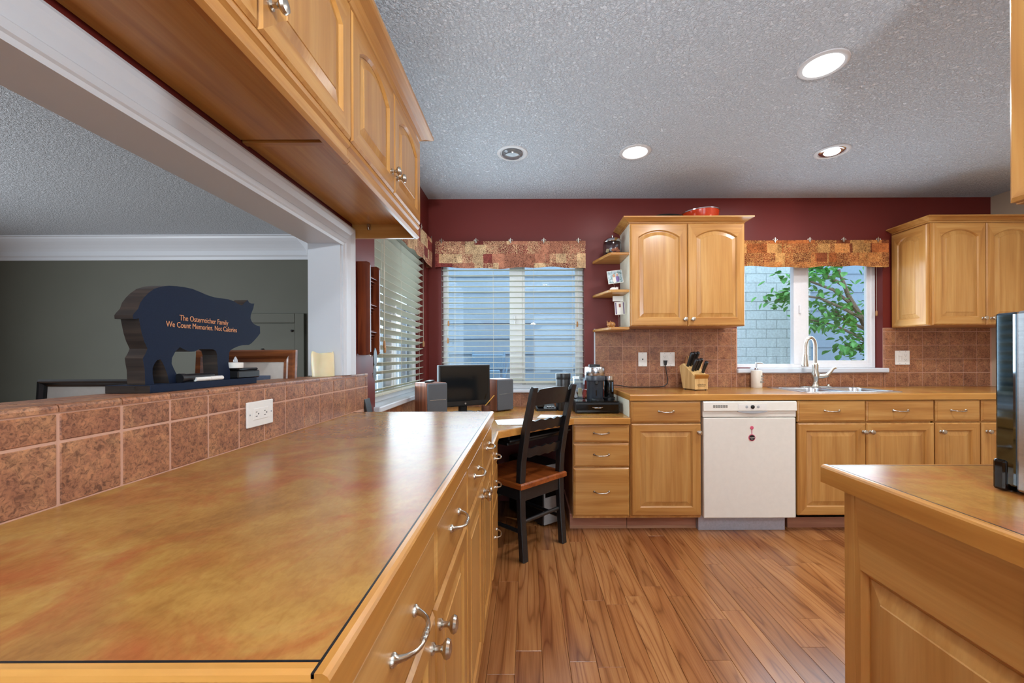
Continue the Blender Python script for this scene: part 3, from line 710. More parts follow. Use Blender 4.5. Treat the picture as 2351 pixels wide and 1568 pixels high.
# ---- upper left run above the pass-through
def upper_left(y0, y1, label, last):
    t = thing('wall_cabinet', label, 'cabinet', (-.51, y0, 0), PI/2); w = y1-y0
    obj('body', MB().box(0, w, 0, .288, 1.775, 2.15), MAPLE['z'], t)
    obj('under_panel', MB().box(.012, w-.012, .012, .284, 1.768, 1.776), MAPLE['x'], t)
    obj('seam_rail', MB().box(0, .020, 0, .288, 1.7665, 1.776), MAPLE['y'], t)
    h = w/2
    door(t, gp, h-gp, 1.770, 2.145, .05, h-.030, 1.838, fw=.05); door(t, h+gp, w-gp, 1.770, 2.145, .05, h+.030, 1.838, fw=.05)
    lp = [(.010, 1.770), (-.012, 1.770), (-.016, 1.762), (-.014, 1.754), (-.006, 1.748), (-.006, 1.728), (-.013, 1.722), (-.014, 1.714), (-.006, 1.706), (.006, 1.706), (.010, 1.71)]
    obj('light_rail', MB().prism(lp, 'yz', 0, w), MAPLE['x'], t)
    if last:
        obj('end_rail', MB().box(w-.018, w, 0, .288, 1.706, 1.776, .002), MAPLE['y'], t)
        obj('hinge', MB().box(w-.032, w-.018, .20, .216, 1.742, 1.768, .003).lathe([(.006, 0), (.006, .01)], (w-.03, .208, 1.74), 'z', 10), NICKEL, t)
    crown(t, 0, w, 2.142, 2.204, .288, False, last, .066)
    return t
upper_left(.36, 1.146, 'arched door wall cabinet over the pass-through, nearest the viewer', False)
upper_left(1.148, 1.880, 'arched door wall cabinet over the pass-through, next to the corner', True)
# ---- right peninsula
t = thing('peninsula_cabinet', 'maple peninsula base with one large raised panel', 'cabinet', (.712, .908, 0), -PI/2); w = 1.3
carcass(t, w, .56, .0, .874, kick=False)
obj('corner_post', MB().box(0, .030, -.012, 0, 0, .874, .001), MAPLE['z'], t)
op = outline(.044, w-.04, .08, .712, 0); a1 = rect_like(op, .030, w, 0, .874)
hz = lambda j, i: 1 if (i == 0 or 2 <= i < len(op)-1) else 0
e1 = outline(.044, w-.04, .08, .712, 0, .010)
fr = obj('panel_frame', MB().loft([Y(a1, 0), Y(a1, -.012), Y(op, -.012), Y(e1, -.002), Y(e1, .004)], False, False, hz), [MAPLE['z'], MAPLE['x']], t)
q = [outline(.044, w-.04, .08, .712, 0, k) for k in (.011, .013, .046, .048)]
obj('raised_panel', MB().loft([Y(q[0], .004), Y(q[1], -.001), Y(q[2], -.010), Y(q[3], -.012)], False, True), MPAN, fr)
px = .687
counter('countertop', 'peninsula counter corner with the microwave standing on it', [[(px, -.45), (1.33, -.45), (1.33, .928), (px, .928)]], ZT,
        [((px, .9425), (px, -.45), 'y'), ((1.33, .928), (px, .928), 'x')][:2])
# fix outward sides: nosing on the left edge runs far to near, facing -x
t = thing('wall_cabinet', 'hanging maple cabinet at the picture edge above the microwave', 'cabinet', (.97, .812, 0), -PI/2)
obj('body', MB().box(0, .8, 0, .31, 1.462, 2.15), MAPLE['z'], t)
for i in range(2): door(t, i*.40+gp, (i+1)*.40-gp, 1.464, 2.145, .05, .365+i*.4, 1.55)
crown(t, 0, .8, 2.15, 2.195, .31, True, True)
t = thing('microwave', 'stainless microwave with a black glass edge on the peninsula', 'microwave', (.872, .765, .914), -PI/2)
obj('body', MB().box(.004, .50, .012, .38, .012, .325, .006, seg=2), BLACK, t)
obj('black_glass_panel', MB().box(0, .033, 0, .016, .012, .327, .004, seg=2), DMIRROR, t)
obj('door', MB().box(.034, .497, -.002, .016, .006, .328, .005, seg=2), STEEL, t)
obj('door_window', MB().box(.12, .44, -.004, 0, .07, .26, .002), BLACKG, t)
obj('handle', MB().tube([(.46, 0, .06), (.46, -.03, .07), (.46, -.03, .27), (.46, 0, .28)], .007, 10), STEEL, t, True)
for x, y in ((.012, .03), (.46, .03), (.012, .35), (.46, .35)): obj('foot', MB().lathe([(.012, 0), (.013, .012)], (x+.004, y, 0), 'z', 12), BLACK, t, True)
obj('corner_foot', MB().box(-.002, .020, -.004, .02, .001, .058, .005, seg=2), BLACKG, t)

# ------------------------------------------------------------------ sink and tap
t = thing('sink', 'stainless double bowl sink set into the back counter', 'sink', (0, 0, ZT))
rx0, rx1, ry0, ry1 = 1.875, 2.555, 2.768, 3.242
def rr(x0, x1, y0, y1, r, z, n=5):
    pts = []
    for cx, cy, a0 in ((x1-r, y1-r, 0), (x0+r, y1-r, PI/2), (x0+r, y0+r, PI), (x1-r, y0+r, 3*PI/2)):
        for i in range(n+1):
            a = a0+PI/2*i/n; pts.append((cx+r*math.cos(a), cy+r*math.sin(a), z))
    return pts
m = MB()
m.loft([rr(rx0, rx1, ry0, ry1, .04, .0), rr(rx0+.002, rx1-.002, ry0+.002, ry1-.002, .04, .004), rr(rx0+.012, rx1-.012, ry0+.012, ry1-.012, .036, .005)])
m.box(rx0+.012, 1.905, ry0+.012, ry1-.012, .001, .005).box(2.525, rx1-.012, ry0+.012, ry1-.012, .001, .005).box(1.905, 2.525, ry0+.012, 2.80, .001, .005).box(1.905, 2.525, 3.155, ry1-.012, .001, .005).box(2.20, 2.23, 2.80, 3.155, .001, .005)
obj('rim', m, STEEL, t)
for x0, x1 in ((1.903, 2.202), (2.228, 2.527)):
    m = MB().loft([rr(x0-.002, x1+.002, 2.796, 3.158, .06, .0045), rr(x0+.004, x1-.004, 2.802, 3.152, .06, -.004), rr(x0+.012, x1-.012, 2.81, 3.144, .055, -.12), rr(x0+.04, x1-.04, 2.838, 3.116, .05, -.165)], False, True)
    o = obj('bowl', m, STEEL, t, True)
    obj('drain', MB().lathe([(.04, -.165), (.04, -.1625), (.02, -.164)], ((x0+x1)/2, 2.98, 0), 'z', 16), CHROME, o, True)
t = thing('faucet', 'brushed nickel gooseneck faucet with side lever behind the sink', 'faucet', (2.247, 3.20, ZT+.005))
obj('deck_plate', MB().loft([rr(-.125, .125, -.03, .03, .029, 0), rr(-.125, .125, -.03, .03, .029, .004), rr(-.115, .115, -.022, .022, .02, .008)], True, True), NICKEL, t, True)
obj('base', MB().lathe([(.030, .006), (.028, .012), (.020, .024), (.019, .05), (.026, .075), (.028, .095), (.024, .115), (.019, .13), (.021, .17), (.018, .185), (.014, .19)], seg=22), NICKEL, t, True)
pts = [(0, 0, .18), (0, 0, .26), (0, 0, .31)]+[(-.043+.043*math.cos(a), -.012*math.sin(a/2), .31+.075*math.sin(a)) for a in [PI*k/12 for k in range(1, 13)]]+[(-.087, -.014, .29), (-.09, -.015, .25)]
obj('spout', MB().tube(pts, .0125, 14), NICKEL, t, True)
obj('spray_head', MB().tube([(-.09, -.015, .258), (-.091, -.016, .245), (-.092, -.017, .215), (-.094, -.018, .175), (-.095, -.019, .160)], [.014, .0165, .018, .024, .0235], 16), NICKEL, t, True)
obj('lever', MB().tube([(.012, -.004, .085), (.04, -.012, .083), (.075, -.018, .090), (.10, -.02, .115), (.125, -.022, .145), (.145, -.024, .152)], [.020, .019, .016, .011, .009, .007], 14), NICKEL, t, True)
obj('side_spray', MB().lathe([(.014, 0), (.014, .006), (.008, .016), (.012, .02)], (.10, 0, .004), 'z', 14), NICKEL, t, True)

# ------------------------------------------------------------------ ceiling lamps
LAMPS = [(1.299, 1.795, 1, 'large lit recessed ceiling lamp nearest the viewer'), (-.093, 2.568, 0, 'unlit recessed ceiling lamp above the desk corner'),
         (.674, 2.557, 1, 'lit recessed ceiling lamp with a flush white lens'), (1.907, 2.561, 2, 'lit recessed gimbal lamp above the sink counter'),
         (.30, -.3, 1, 'recessed ceiling lamp above the viewer, outside the picture'), (2.4, -.3, 1, 'recessed ceiling lamp behind the peninsula'), (2.9, 1.795, 1, 'recessed ceiling lamp above the hanging cabinet')]
for x, y, k, lab in LAMPS:
    t = thing('ceiling_lamp', lab, 'ceiling lamp', (x, y, ZC), 0, 'recessed ceiling lamps')
    obj('trim_ring', MB().lathe([(.097, 0), (.096, -.004), (.086, -.008), (.076, -.006), (.072, .0), (.072, -.001), (.097, -.0005)], seg=36), TRIMR, t, True)
    if k == 0: obj('bulb', MB().lathe([(.066, 0), (.066, -.006), (.05, -.014), (.048, -.02), (.03, -.026), (.001, -.028)], seg=28), OFFB, t, True)
    elif k == 1: obj('lens', MB().lathe([(.072, -.001), (.066, -.006), (.04, -.010), (.001, -.012)], seg=28), LAMP, t, True)
    else:
        obj('reflector', MB().lathe([(.072, -.001), (.06, -.006), (.045, -.004), (.045, -.001)], seg=28), CHROME, t, True)
        obj('bulb', MB().lathe([(.045, -.001), (.04, -.010), (.001, -.013)], seg=24), LAMP, t, True)
    if k:
        l = bpy.data.lights.new('lamp_light', 'AREA'); l.shape = 'DISK'; l.size = .13; l.energy = (2 if x < 1 else 6) if y > 2 else 10; l.color = (.97, .98, 1.0)
        lo = bpy.data.objects.new('lamp_light', l); C.objects.link(lo); lo.parent = t; lo.location = (0, 0, -.016)

# unseen bowl uplighter, added behind the viewer to brighten the ceiling
for x, y, p, lab in ((.10, -1.0, 205, 'added bowl uplighter, unseen behind the viewer'),):
    t = thing('added_uplighter', lab, 'ceiling lamp', (x, y, 1.66))
    obj('bowl', MB().lathe([(.001, 0), (.08, .012), (.15, .05), (.19, .10), (.186, .10), (.146, .054), (.078, .017), (.001, .005)], seg=36), DIM, t, True)
    obj('stem', MB().tube([(0, 0, .005), (0, 0, .78)], .006, 10), NICKEL, t, True); obj('canopy', MB().lathe([(.06, .78), (.055, .765), (.01, .755)], seg=24), NICKEL, t, True)
    l = bpy.data.lights.new('added_uplight', 'POINT'); l.energy = p; l.color = (.86, .94, 1.0); l.shadow_soft_size = .05
    lo = bpy.data.objects.new('added_uplight', l); C.objects.link(lo); lo.parent = t; lo.location = (.0, .09, .09)

# ------------------------------------------------------------------ wall plates
def plate(label, x, z, w, h, loc, rz, devs):
    t = thing('wall_plate', label, 'wall plate', loc, rz)
    obj('cover', MB().box(x-w/2, x+w/2, -.006, 0, z-h/2, z+h/2, .002, seg=2), PLASTW, t)
    for kind, dx, rot in devs:
        cx = x+dx
        if kind == 'phone': obj('jack', MB().prism([(cx-.005, z-.003), (cx+.005, z-.003), (cx+.005, z+.004), (cx+.002, z+.006), (cx-.002, z+.006), (cx-.005, z+.004)][::-1] if False else [(cx-.005, z+.006), (cx-.005, z), (cx-.002, z-.006), (cx+.002, z-.006), (cx+.005, z), (cx+.005, z+.006)], 'xz', -.0066, -.005), BLACK, t)
        elif kind == 'outlet':
            A, B = (.0335, .0165) if not rot else (.0165, .0335)
            f = obj('receptacle', MB().box(cx-B, cx+B, -.0075, -.004, z-A, z+A, .001), PLASTW, t)
            for s_ in (-1, 1):
                m = MB()
                ox, oz = (0, s_*.0185) if not rot else (s_*.0185, 0)
                def sl(a, b, w_, h_):
                    if rot: a, b, w_, h_ = -b, a, h_, w_
                    m.box(cx+ox+a-w_, cx+ox+a+w_, -.0079, -.007, z+oz+b-h_, z+oz+b+h_)
                sl(-.006, .003, .0008, .0038); sl(.006, .003, .0008, .0030); sl(0, -.0055, .0018, .0018)
                obj('slots', m, BLACK, f)
        elif kind == 'rocker': obj('rocker', MB().box(cx-.0165, cx+.0165, -.0095, -.004, z-.0335, z+.0335, .002), PLASTW, t)
        elif kind == 'toggle':
            f = obj('dimmer', MB().box(cx-.0165, cx+.0165, -.0075, -.004, z-.0335, z+.0335, .001), PLASTW, t)
            obj('lever', MB().box(cx-.012, cx+.012, -.014, -.006, z+.012, z+.022, .002).box(cx+.005, cx+.011, -.010, -.006, z-.02, z+.012), PLASTW, f)
    for dx in {d[1] for d in devs}:
        for s_ in (-1, 1):
            rot = devs[0][2]
            p = (x+dx, -.0062, z+s_*(h/2-.010)) if not rot else (x+s_*(w/2-.010), -.0062, z)
            obj('screw', MB().lathe([(.0025, 0), (.0025, -.0006), (.0005, -.0009)], p, 'y', 8), DIM, t)
    return t
plate('ivory horizontal double outlet on the tiled half wall', 1.207, 1.001, .116, .073, (XL+.0065, 0, 0), PI/2, [('outlet', 0, True)])
plate('white telephone jack plate on the back wall tiles', .925, 1.139, .070, .114, (0, YB-.0065, 0), 0, [('phone', 0, False)])
plate('white outlet and rocker switch plate with a black plug in it', 1.125, 1.139, .117, .114, (0, YB-.0065, 0), 0, [('outlet', -.023, False), ('rocker', .023, False)])
plate('white dimmer and outlet plate right of the sink window', 3.018, 1.145, .116, .114, (0, YB-.0065, 0), 0, [('toggle', -.023, False), ('outlet', .023, False)])
t = thing('power_cord', 'black power cord from the wall outlet along the counter to the desk', 'power cord', (1.102, YB-.0145, 1.112))
obj('plug', MB().prism([(-.014, .018), (.014, .018), (.010, -.004), (.006, -.02), (-.006, -.02), (-.010, -.004)], 'xz', -.026, 0, .002), BLACK, t)
pp = [(0, -.014, -.018), (.004, -.016, -.06), (.010, -.02, -.10), (.016, -.022, -.135), (.012, -.024, -.165), (-.01, -.026, -.185), (-.05, -.03, -.192), (-.12, -.035, -.193), (-.22, -.04, -.193), (-.30, -.035, -.192), (-.36, -.03, -.182), (-.41, -.03, -.176), (-.436, -.04, -.178), (-.45, -.06, -.20), (-.462, -.08, -.26), (-.48, -.10, -.30)]
obj('cord', MB().tube(pp, .0036, 8), BLACK, t, True)

# ------------------------------------------------------------------ things on the back counter
t = thing('knife_block', 'pale wooden block full of black handled knives on the back counter', 'knife block', (1.245, 3.03, ZT), math.radians(14))
obj('block', MB().prism([(-.055, .008), (.055, .008), (.055, .085), (-.01, .155), (-.055+.125, .21), (.10, .20)][:0] or [(-.06, .008), (.085, .008), (.13, .175), (.085, .195), (-.06, .105)], 'yz', -.055, .055, .002), BLOCKW, t)
obj('front_shelf', MB().prism([(-.078, .112), (-.055, .078), (-.055, .118)], 'yz', -.055, .055, .001), EDGE['x'], t)
for x in (-.045, .045):
    for y in (-.045, .07): obj('foot', MB().lathe([(.006, 0), (.006, .009)], (x, y, 0), 'z', 10), BLACK, t)
dirv = Vector((0, -.50, .87)).normalized()
for i, (x, y, z) in enumerate([(-.035, .05, .180), (-.008, .055, .183), (.022, .058, .185), (-.03, .0, .143), (-.005, .005, .146), (.02, .01, .15), (.040, -.02, .128)]):
    L = .105 if i < 3 else .09; p = Vector((x, y, z))
    k = obj('knife_handle', MB().tube([tuple(p-dirv*.01), tuple(p+dirv*.02), tuple(p+dirv*L*.6), tuple(p+dirv*L), tuple(p+dirv*(L+.006))], [.009, .010, .011, .0125, .008], 10, 0, 1.25), BLACKP, t, True)
    obj('rivet', MB().sphere(tuple(p+dirv*(L-.012)+Vector((0, -.0115, -.003))), .003, 8), NICKEL, k, True)
obj('logo', MB().box(-.030, .030, -.0608, -.0600, .031, .033), BLACK, t)
text('lettering', 'wiltshire', .020, t, BLACK, (0, -.0603, .036), (PI/2, 0, 0), 'CENTER', .0004)
t = thing('cutting_board', 'striped wooden cutting board leaning behind the knife block', 'cutting board', (1.285, 3.262, ZT+.002), 0)
bm_ = MB(Matrix.Rotation(math.radians(-9), 4, 'X')); n = 8
for i in range(n):
    bm_.box(-.07+i*.0175, -.07+(i+1)*.0175, -.010, .010, 0 if 0 < i < n-1 else .01, .235 if 0 < i < n-1 else .225, .003, mi=i % 2)
o = obj('board', bm_, [BOARDW, BLOCKW], t); o.rotation_euler = (0, math.radians(14), 0); o.location = (0, 0, .012)
t = thing('soap_dispenser', 'cream ceramic soap pump standing by the sink', 'soap dispenser', (1.806, 3.235, ZT))
obj('bottle', MB().lathe([(.039, 0), (.0405, .004), (.0405, .128), (.038, .134), (.016, .137)], seg=28), flecked('cream_ceramic', rgb(228, 220, 206), .3, 0, 40, .03), t, True)
obj('pump', MB().lathe([(.015, .136), (.015, .150), (.011, .155), (.005, .158), (.005, .185), (.009, .186), (.009, .197), (.001, .198)], seg=16).tube([(0, 0, .192), (.03, -.008, .193), (.048, -.012, .188)], [.005, .004, .003], 8), CHROME, t, True)
GRT = plain('grey_print', rgb(150, 144, 136), .6)
for i, w_ in enumerate(('WASH', 'YOUR', 'HANDS')): text('lettering', w_, .017, t, GRT, (.012 if i < 2 else .006, -.0412, .085-i*.022), (PI/2, 0, 0), 'LEFT', .0012, .024 if i < 2 else .030)
t = thing('sponge_dish', 'small dark red dish on the sink window sill', 'dish', (1.745, YB+.012, 1.0627))
obj('dish', MB().loft([rr(-.05, .05, -.02, .02, .012, 0), rr(-.058, .058, -.026, .026, .014, .008), rr(-.052, .052, -.021, .021, .012, .008), rr(-.046, .046, -.017, .017, .01, .003)], True, True), flecked('red_glaze', rgb(128, 26, 36), .25, 0, 60, .1), t, True)
# ---- frying pan on the cabinet
t = thing('frying_pan', 'orange red frying pan with black handle lying on the arched cabinet', 'frying pan', (1.325, 3.14, 2.1355))
M4 = Matrix.Rotation(math.radians(-3), 4, 'Y')
obj('pan', MB(M4).lathe([(.001, .008), (.085, .008), (.112, .03), (.132, .07), (.142, .116), (.139, .116), (.128, .07), (.108, .034), (.08, .014), (.001, .014)], seg=40), flecked('red_enamel', rgb(196, 58, 24), .2, 0, 60, .1, .4), t, True)
obj('rim', MB(M4).lathe([(.141, .114), (.146, .116), (.146, .122), (.140, .123), (.137, .118)], seg=40), CHROME, t, True)
obj('handle', MB(M4).tube([(-.13, -.02, .104), (-.18, -.03, .110), (-.25, -.05, .108), (-.33, -.07, .100), (-.36, -.075, .095)], [.008, .010, .013, .014, .009], 10, 0, .7), BLACK, t, True)

# ------------------------------------------------------------------ things on the corner shelves
t = thing('glass_jar', 'round glass jar with steel lid on the top corner shelf', 'jar', (.655, 3.16, SH[0]))
obj('jar_glass', MB().lathe([(.062, 0), (.070, .008), (.072, .05), (.070, .10), (.060, .125), (.057, .125), (.067, .098), (.069, .05), (.067, .010), (.001, .004)], seg=32), CLEAR, t, True)
obj('lid', MB().lathe([(.066, .112), (.069, .116), (.066, .128), (.05, .142), (.02, .150), (.006, .152), (.005, .16), (.009, .166), (.006, .172), (.001, .173)], seg=32), CHROME, t, True)
random.seed(3)
cols = [plain('snack_orange', rgb(196, 112, 72), .6), plain('snack_cream', rgb(222, 204, 160), .6), plain('wrapper_black', rgb(24, 24, 28), .3), plain('wrapper_white', rgb(230, 230, 228), .4)]
for i in range(22):
    a = random.random()*2*PI; r = .045*math.sqrt(random.random()); c0 = (r*math.cos(a), r*math.sin(a), .018+.05*random.random())
    k = 0 if c0[0] > .0 else random.choice((1, 2, 2, 3))
    s_ = .010+.006*random.random()
    if k == 0: obj('treat', MB().sphere(c0, s_, 8, (1.3, 1, .8)), cols[k], t, True)
    else: obj('treat', MB(Matrix.Translation(c0) @ Matrix.Rotation(a, 4, 'Z') @ Matrix.Rotation(a*1.7, 4, 'X')).box(-s_, s_, -.004, .004, -s_*1.3, s_*1.3, .002), cols[k], t)
def photo_mat(name, blobs, bgc):
    m, nt, b = newmat(name, .35)
    v = coords(nt, (1, 1, 1), rnd=False); n = noise(nt, v, 55, 3, .6)
    c = ramp(nt, n, [(.30, bgc[0]), (.5, bgc[1]), (.7, bgc[2])])
    for (x, z, rx, rz, col) in blobs:
        mp = N(nt, 'ShaderNodeMapping'); mp.inputs['Location'].default_value = (-x/rx, 0, -z/rz); mp.inputs['Scale'].default_value = (1/rx, 0, 1/rz); nt.links.new(v, mp.inputs[0])
        ln = N(nt, 'ShaderNodeVectorMath', operation='LENGTH'); nt.links.new(mp.outputs[0], ln.inputs[0])
        c = mix(nt, c, col, ramp(nt, ln.outputs['Value'], [(.85, (1, 1, 1, 1)), (1.0, (0, 0, 0, 1))]))
    nt.links.new(c, b.inputs['Base Color']); return m
SK = rgb(214, 160, 138)
PH = photo_mat('couple_photo_print', [(-.010, .008, .0115, .016, rgb(198, 160, 110)), (-.010, -.022, .016, .024, rgb(236, 230, 224)), (-.010, .010, .008, .011, SK), (.018, .018, .010, .012, rgb(226, 222, 216)), (.018, -.016, .016, .026, rgb(128, 104, 160)), (.018, .012, .008, .011, SK)],
               [rgb(60, 96, 72), rgb(176, 200, 210), rgb(228, 236, 240)])
def clip_photo(label, x, y, z, w, h, zc, tilt, printmat, pig):
    t = thing('photo_holder', label, 'photo holder', (x, y, z))
    if pig:
        PW = flecked('white_ceramic', rgb(236, 226, 222), .3, 0, 60, .03)
        obj('base', MB().sphere((0, 0, .018), .022, 16, (1.35, .8, .85)).sphere((.024, -.004, .022), .012, 12), PW, t, True)
        for dx in (-.016, .014): obj('leg', MB().lathe([(.006, 0), (.007, .012)], (dx, 0, 0), 'z', 10), PW, t, True)
        for dx in (.020, .030): obj('ear', MB().prism([(dx-.004, .030), (dx+.004, .030), (dx+.001, .040)], 'xz', -.008, -.004), PW, t)
    else: obj('base', MB().lathe([(.012, 0), (.012, .004), (.004, .010), (.001, .011)], (.008, 0, 0), 'z', 12), NICKEL, t, True)
    obj('wire', MB().tube([(.006, 0, .008), (.006, 0, zc-h*.7), (-.004, 0, zc-h*.45), (.006, 0, zc-h*.3)], .0012, 6), NICKEL, t, True)
    c = obj('photo', MB().box(-w/2, w/2, -.0008, .0008, -h/2, h/2), PLASTW, t); c.location = (.012, 0, zc); c.rotation_euler = (0, -tilt, math.radians(12))
    obj('photo_print', MB().box(-w/2+.004, w/2-.004, -.0013, -.0007, -h/2+.004, h/2-.004), printmat, c)
    return t, c
clip_photo('white pig clip holding a photo of two people, middle shelf', .655, 3.12, SH[1], .124, .098, .115, math.radians(9), PH, True)
t, c = clip_photo('wire clip holding a white card, lowest corner shelf', .685, 3.10, SH[2], .080, .096, .148, math.radians(4), flecked('card_print', rgb(120, 104, 140), .5, 0, 40, .2), False)
obj('card', MB().box(-.026, .026, -.003, -.0014, -.046, .044), PLASTW, c); obj('card_stamp', MB().box(-.008, .008, -.0036, -.003, .008, .034), flecked('card_stamp_print', rgb(150, 90, 80), .5, 0, 120, .5), c)
tag(obj('note_card', MB().box(-.04, .04, -.001, .001, -.02, .02), PLASTW, loc=(.690, 3.13, 1.605)), 'pale card tucked under the middle corner shelf', 'card')
t = thing('pig_figurine', 'small golden brown pig figurine on the lowest corner shelf', 'figurine', (.635, 3.13, SH[2]))
PGB = flecked('amber_glaze', rgb(176, 120, 62), .3, 0, 60, .3)
obj('body', MB().sphere((.008, 0, .026), .025, 16, (1.1, .8, .95)).sphere((-.016, -.010, .028), .017, 14).lathe([(.008, 0), (.007, -.012), (.001, -.013)], (-.018, -.022, .024), 'y', 12), PGB, t, True)
for dx in (-.028, -.008): obj('ear', MB().prism([(dx-.006, .040), (dx+.006, .040), (dx+(-.004 if dx < -.02 else .003), .058)], 'xz', -.014, -.009, .001), PGB, t)
for dx, dy in ((-.016, -.012), (-.016, .010), (.02, -.012), (.02, .010)): obj('leg', MB().lathe([(.006, 0), (.007, .015)], (dx, dy, 0), 'z', 10), PGB, t, True)

# ------------------------------------------------------------------ things on the desk
t = thing('monitor', 'black desktop monitor in the desk corner', 'monitor', (-.455, 2.90, ZD), math.radians(33))
obj('base', MB().lathe([(.11, 0), (.11, .006), (.07, .014), (.03, .018)], seg=28), BLACK, t, True)
obj('neck', MB().box(-.03, .03, .005, .035, .012, .16, .006), BLACK, t)
hs = obj('housing', MB().box(-.195, .195, -.028, .012, .055, .345, .006, seg=2), BLACK, t)
obj('screen', MB().box(-.181, .181, -.0295, -.027, .092, .332), SCREEN, hs)
obj('badge', MB().lathe([(.007, 0), (.007, -.0015)], (0, -.028, .074), 'y', 14), CHROME, hs, True)
def speaker(label, loc, rz):
    t = thing('speaker', label, 'speaker', loc, rz, 'bookshelf speakers on the desk')
    obj('cabinet', MB().box(-.072, .072, -.08, .08, .004, .236, .004, seg=2), WALNUT, t)
    gq = obj('grille', MB().box(-.070, .070, -.096, -.080, .007, .233, .010, seg=3), GREYC, t)
    obj('trim_line', MB().box(-.058, .058, -.0972, -.0955, .127, .1295), CHROME, gq)
    for x in (-.05, .05): obj('foot', MB().lathe([(.008, 0), (.008, .005)], (x, 0, 0), 'z', 10), BLACK, t)
speaker('walnut and grey speaker left of the monitor', (-.635, 2.665, ZD), math.radians(42))
speaker('walnut and grey speaker right of the monitor', (-.222, 3.09, ZD), math.radians(38))
tag(obj('remote_control', MB().box(-.02, .02, -.06, .06, 0, .012, .004, seg=2), BLACK, loc=(-.64, 2.665, ZD+.2365)), 'black remote lying on top of the left speaker', 'remote control')
t = thing('pencil', 'yellow pencil standing against the right speaker', 'pencil', (-.262, 2.94, ZD))
obj('shaft', MB().tube([(-.045, 0, .05), (.02, -.012, .125)], .0036, 6), plain('pencil_yellow', rgb(226, 168, 74), .5), t); obj('tip', MB().tube([(-.045, 0, .05), (-.051, .001, .043)], [.0036, .0006], 6), TASSEL, t)
t = thing('pen_pot', 'brown leather pen pot under the pencil', 'pen pot', (-.300, 2.93, ZD))
obj('pot', MB().lathe([(.032, 0), (.034, .004), (.033, .055), (.030, .055), (.030, .006), (.001, .006)], seg=20), flecked('brown_leather', rgb(96, 58, 42), .5, 0, 80, .2), t, True)
t = thing('computer_mouse', 'dark computer mouse on the desk before the monitor', 'mouse', (-.34, 2.80, ZD))
obj('shell', MB().sphere((0, 0, .010), .032, 18, (.85, 1.5, .75)), BLACK, t, True); obj('wheel', MB().lathe([(.006, -.003), (.006, .003)], (0, -.03, .030), 'x', 12), DIM, t, True)
t = thing('desk_paper', 'white paper pad lying on the desk by the chair', 'paper', (-.03, 2.48, ZD))
obj('sheet', MB(Matrix.Rotation(math.radians(10), 4, 'Z')).prism([(-.16, -.06), (.03, -.10), (.10, .02), (.02, .15), (-.16, .12)], 'xy', .0005, .004), flecked('paper', rgb(236, 234, 228), .7, 0, 60, .03), t)
tag(obj('desk_paper', MB(Matrix.Rotation(math.radians(-12), 4, 'Z')).box(-.10, .10, -.07, .07, .0005, .003), flecked('paper_white', rgb(240, 240, 238), .7, 0, 60, .02), loc=(.17, 2.72, ZD)), 'second white sheet on the desk behind the chair back', 'paper')
t = thing('cordless_phone', 'black desk phone base behind the chair back', 'phone', (.13, 3.07, ZD), math.radians(8))
obj('base', MB().prism([(-.06, 0), (.06, 0), (.06, .045), (-.06, .018)], 'yz', -.075, .075, .004), BLACK, t); obj('handset', MB().box(-.065, -.015, -.055, .06, .028, .055, .01, seg=2), BLACK, t, True)
for i in range(3): obj('key', MB().box(.005+i*.02, .018+i*.02, -.04, -.02, .026, .032, .001), DIM, t)
tag(obj('lighter', MB().lathe([(.007, 0), (.007, .05), (.005, .055), (.001, .056)], seg=12), plain('red_plastic', rgb(206, 52, 44), .4), loc=(.035, 3.02, ZD), smooth=True), 'small red lighter standing beside the desk phone', 'lighter')
t = thing('travel_mug', 'tall dark canister with lid before the desk window', 'canister', (.262, 3.06, ZD))
obj('body', MB().lathe([(.050, 0), (.053, .006), (.054, .23), (.052, .234)], seg=30), BLACKP, t, True); obj('lid', MB().lathe([(.056, .232), (.057, .236), (.057, .272), (.054, .277), (.001, .279)], seg=30), BLACKP, t, True)
obj('band', MB().lathe([(.0546, .115), (.055, .118), (.055, .165), (.0546, .168)], seg=30), BLACK, t, True)
t = thing('pod_drawer', 'black flat coffee pod drawer under the coffee maker', 'drawer box', (.485, 2.86, ZD))
obj('case', MB().box(-.155, .155, .004, .33, .004, .082, .004), BLACK, t); dr = obj('drawer', MB().box(-.148, .148, -.004, .006, .008, .066, .003), BLACKG, t)
obj('handle', MB().tube([(-.035, -.005, .046), (-.02, -.014, .042), (.02, -.014, .042), (.035, -.005, .046)], .0035, 8), CHROME, dr, True)
obj('top_plate', MB().box(-.150, .150, .0, .325, .082, .086, .001), BLACKG, t)
for x in (-.13, .13): obj('foot', MB().box(x-.01, x+.01, .02, .04, 0, .005), BLACK, t)
zc = ZD+.086
t = thing('coffee_maker', 'grey and silver pod coffee maker on the black drawer', 'coffee maker', (.495, 3.03, zc))
CMG = flecked('dark_grey_plastic', rgb(58, 62, 70), .32, 0, 200, .08)
obj('body', MB().lathe([(.058, 0), (.060, .004), (.060, .128), (.070, .140)], seg=32), CMG, t, True)
obj('collar', MB().lathe([(.070, .136), (.0735, .140), (.0735, .172), (.072, .174)], seg=32), CMG, t, True)
hd = obj('head', MB().lathe([(.072, .174), (.0745, .178), (.0745, .232), (.070, .238), (.03, .243), (.001, .243)], seg=32), STEEL, t, True)
obj('lid_lever', MB().box(-.045, .035, -.03, .03, .240, .256, .006, seg=2).lathe([(.03, .243), (.03, .256), (.001, .258)], seg=18), BLACK, hd, True)
text('lettering', 'NESPRESSO', .009, hd, BLACK, (0, -.0752, .196), (PI/2, 0, 0), 'CENTER', .0012)
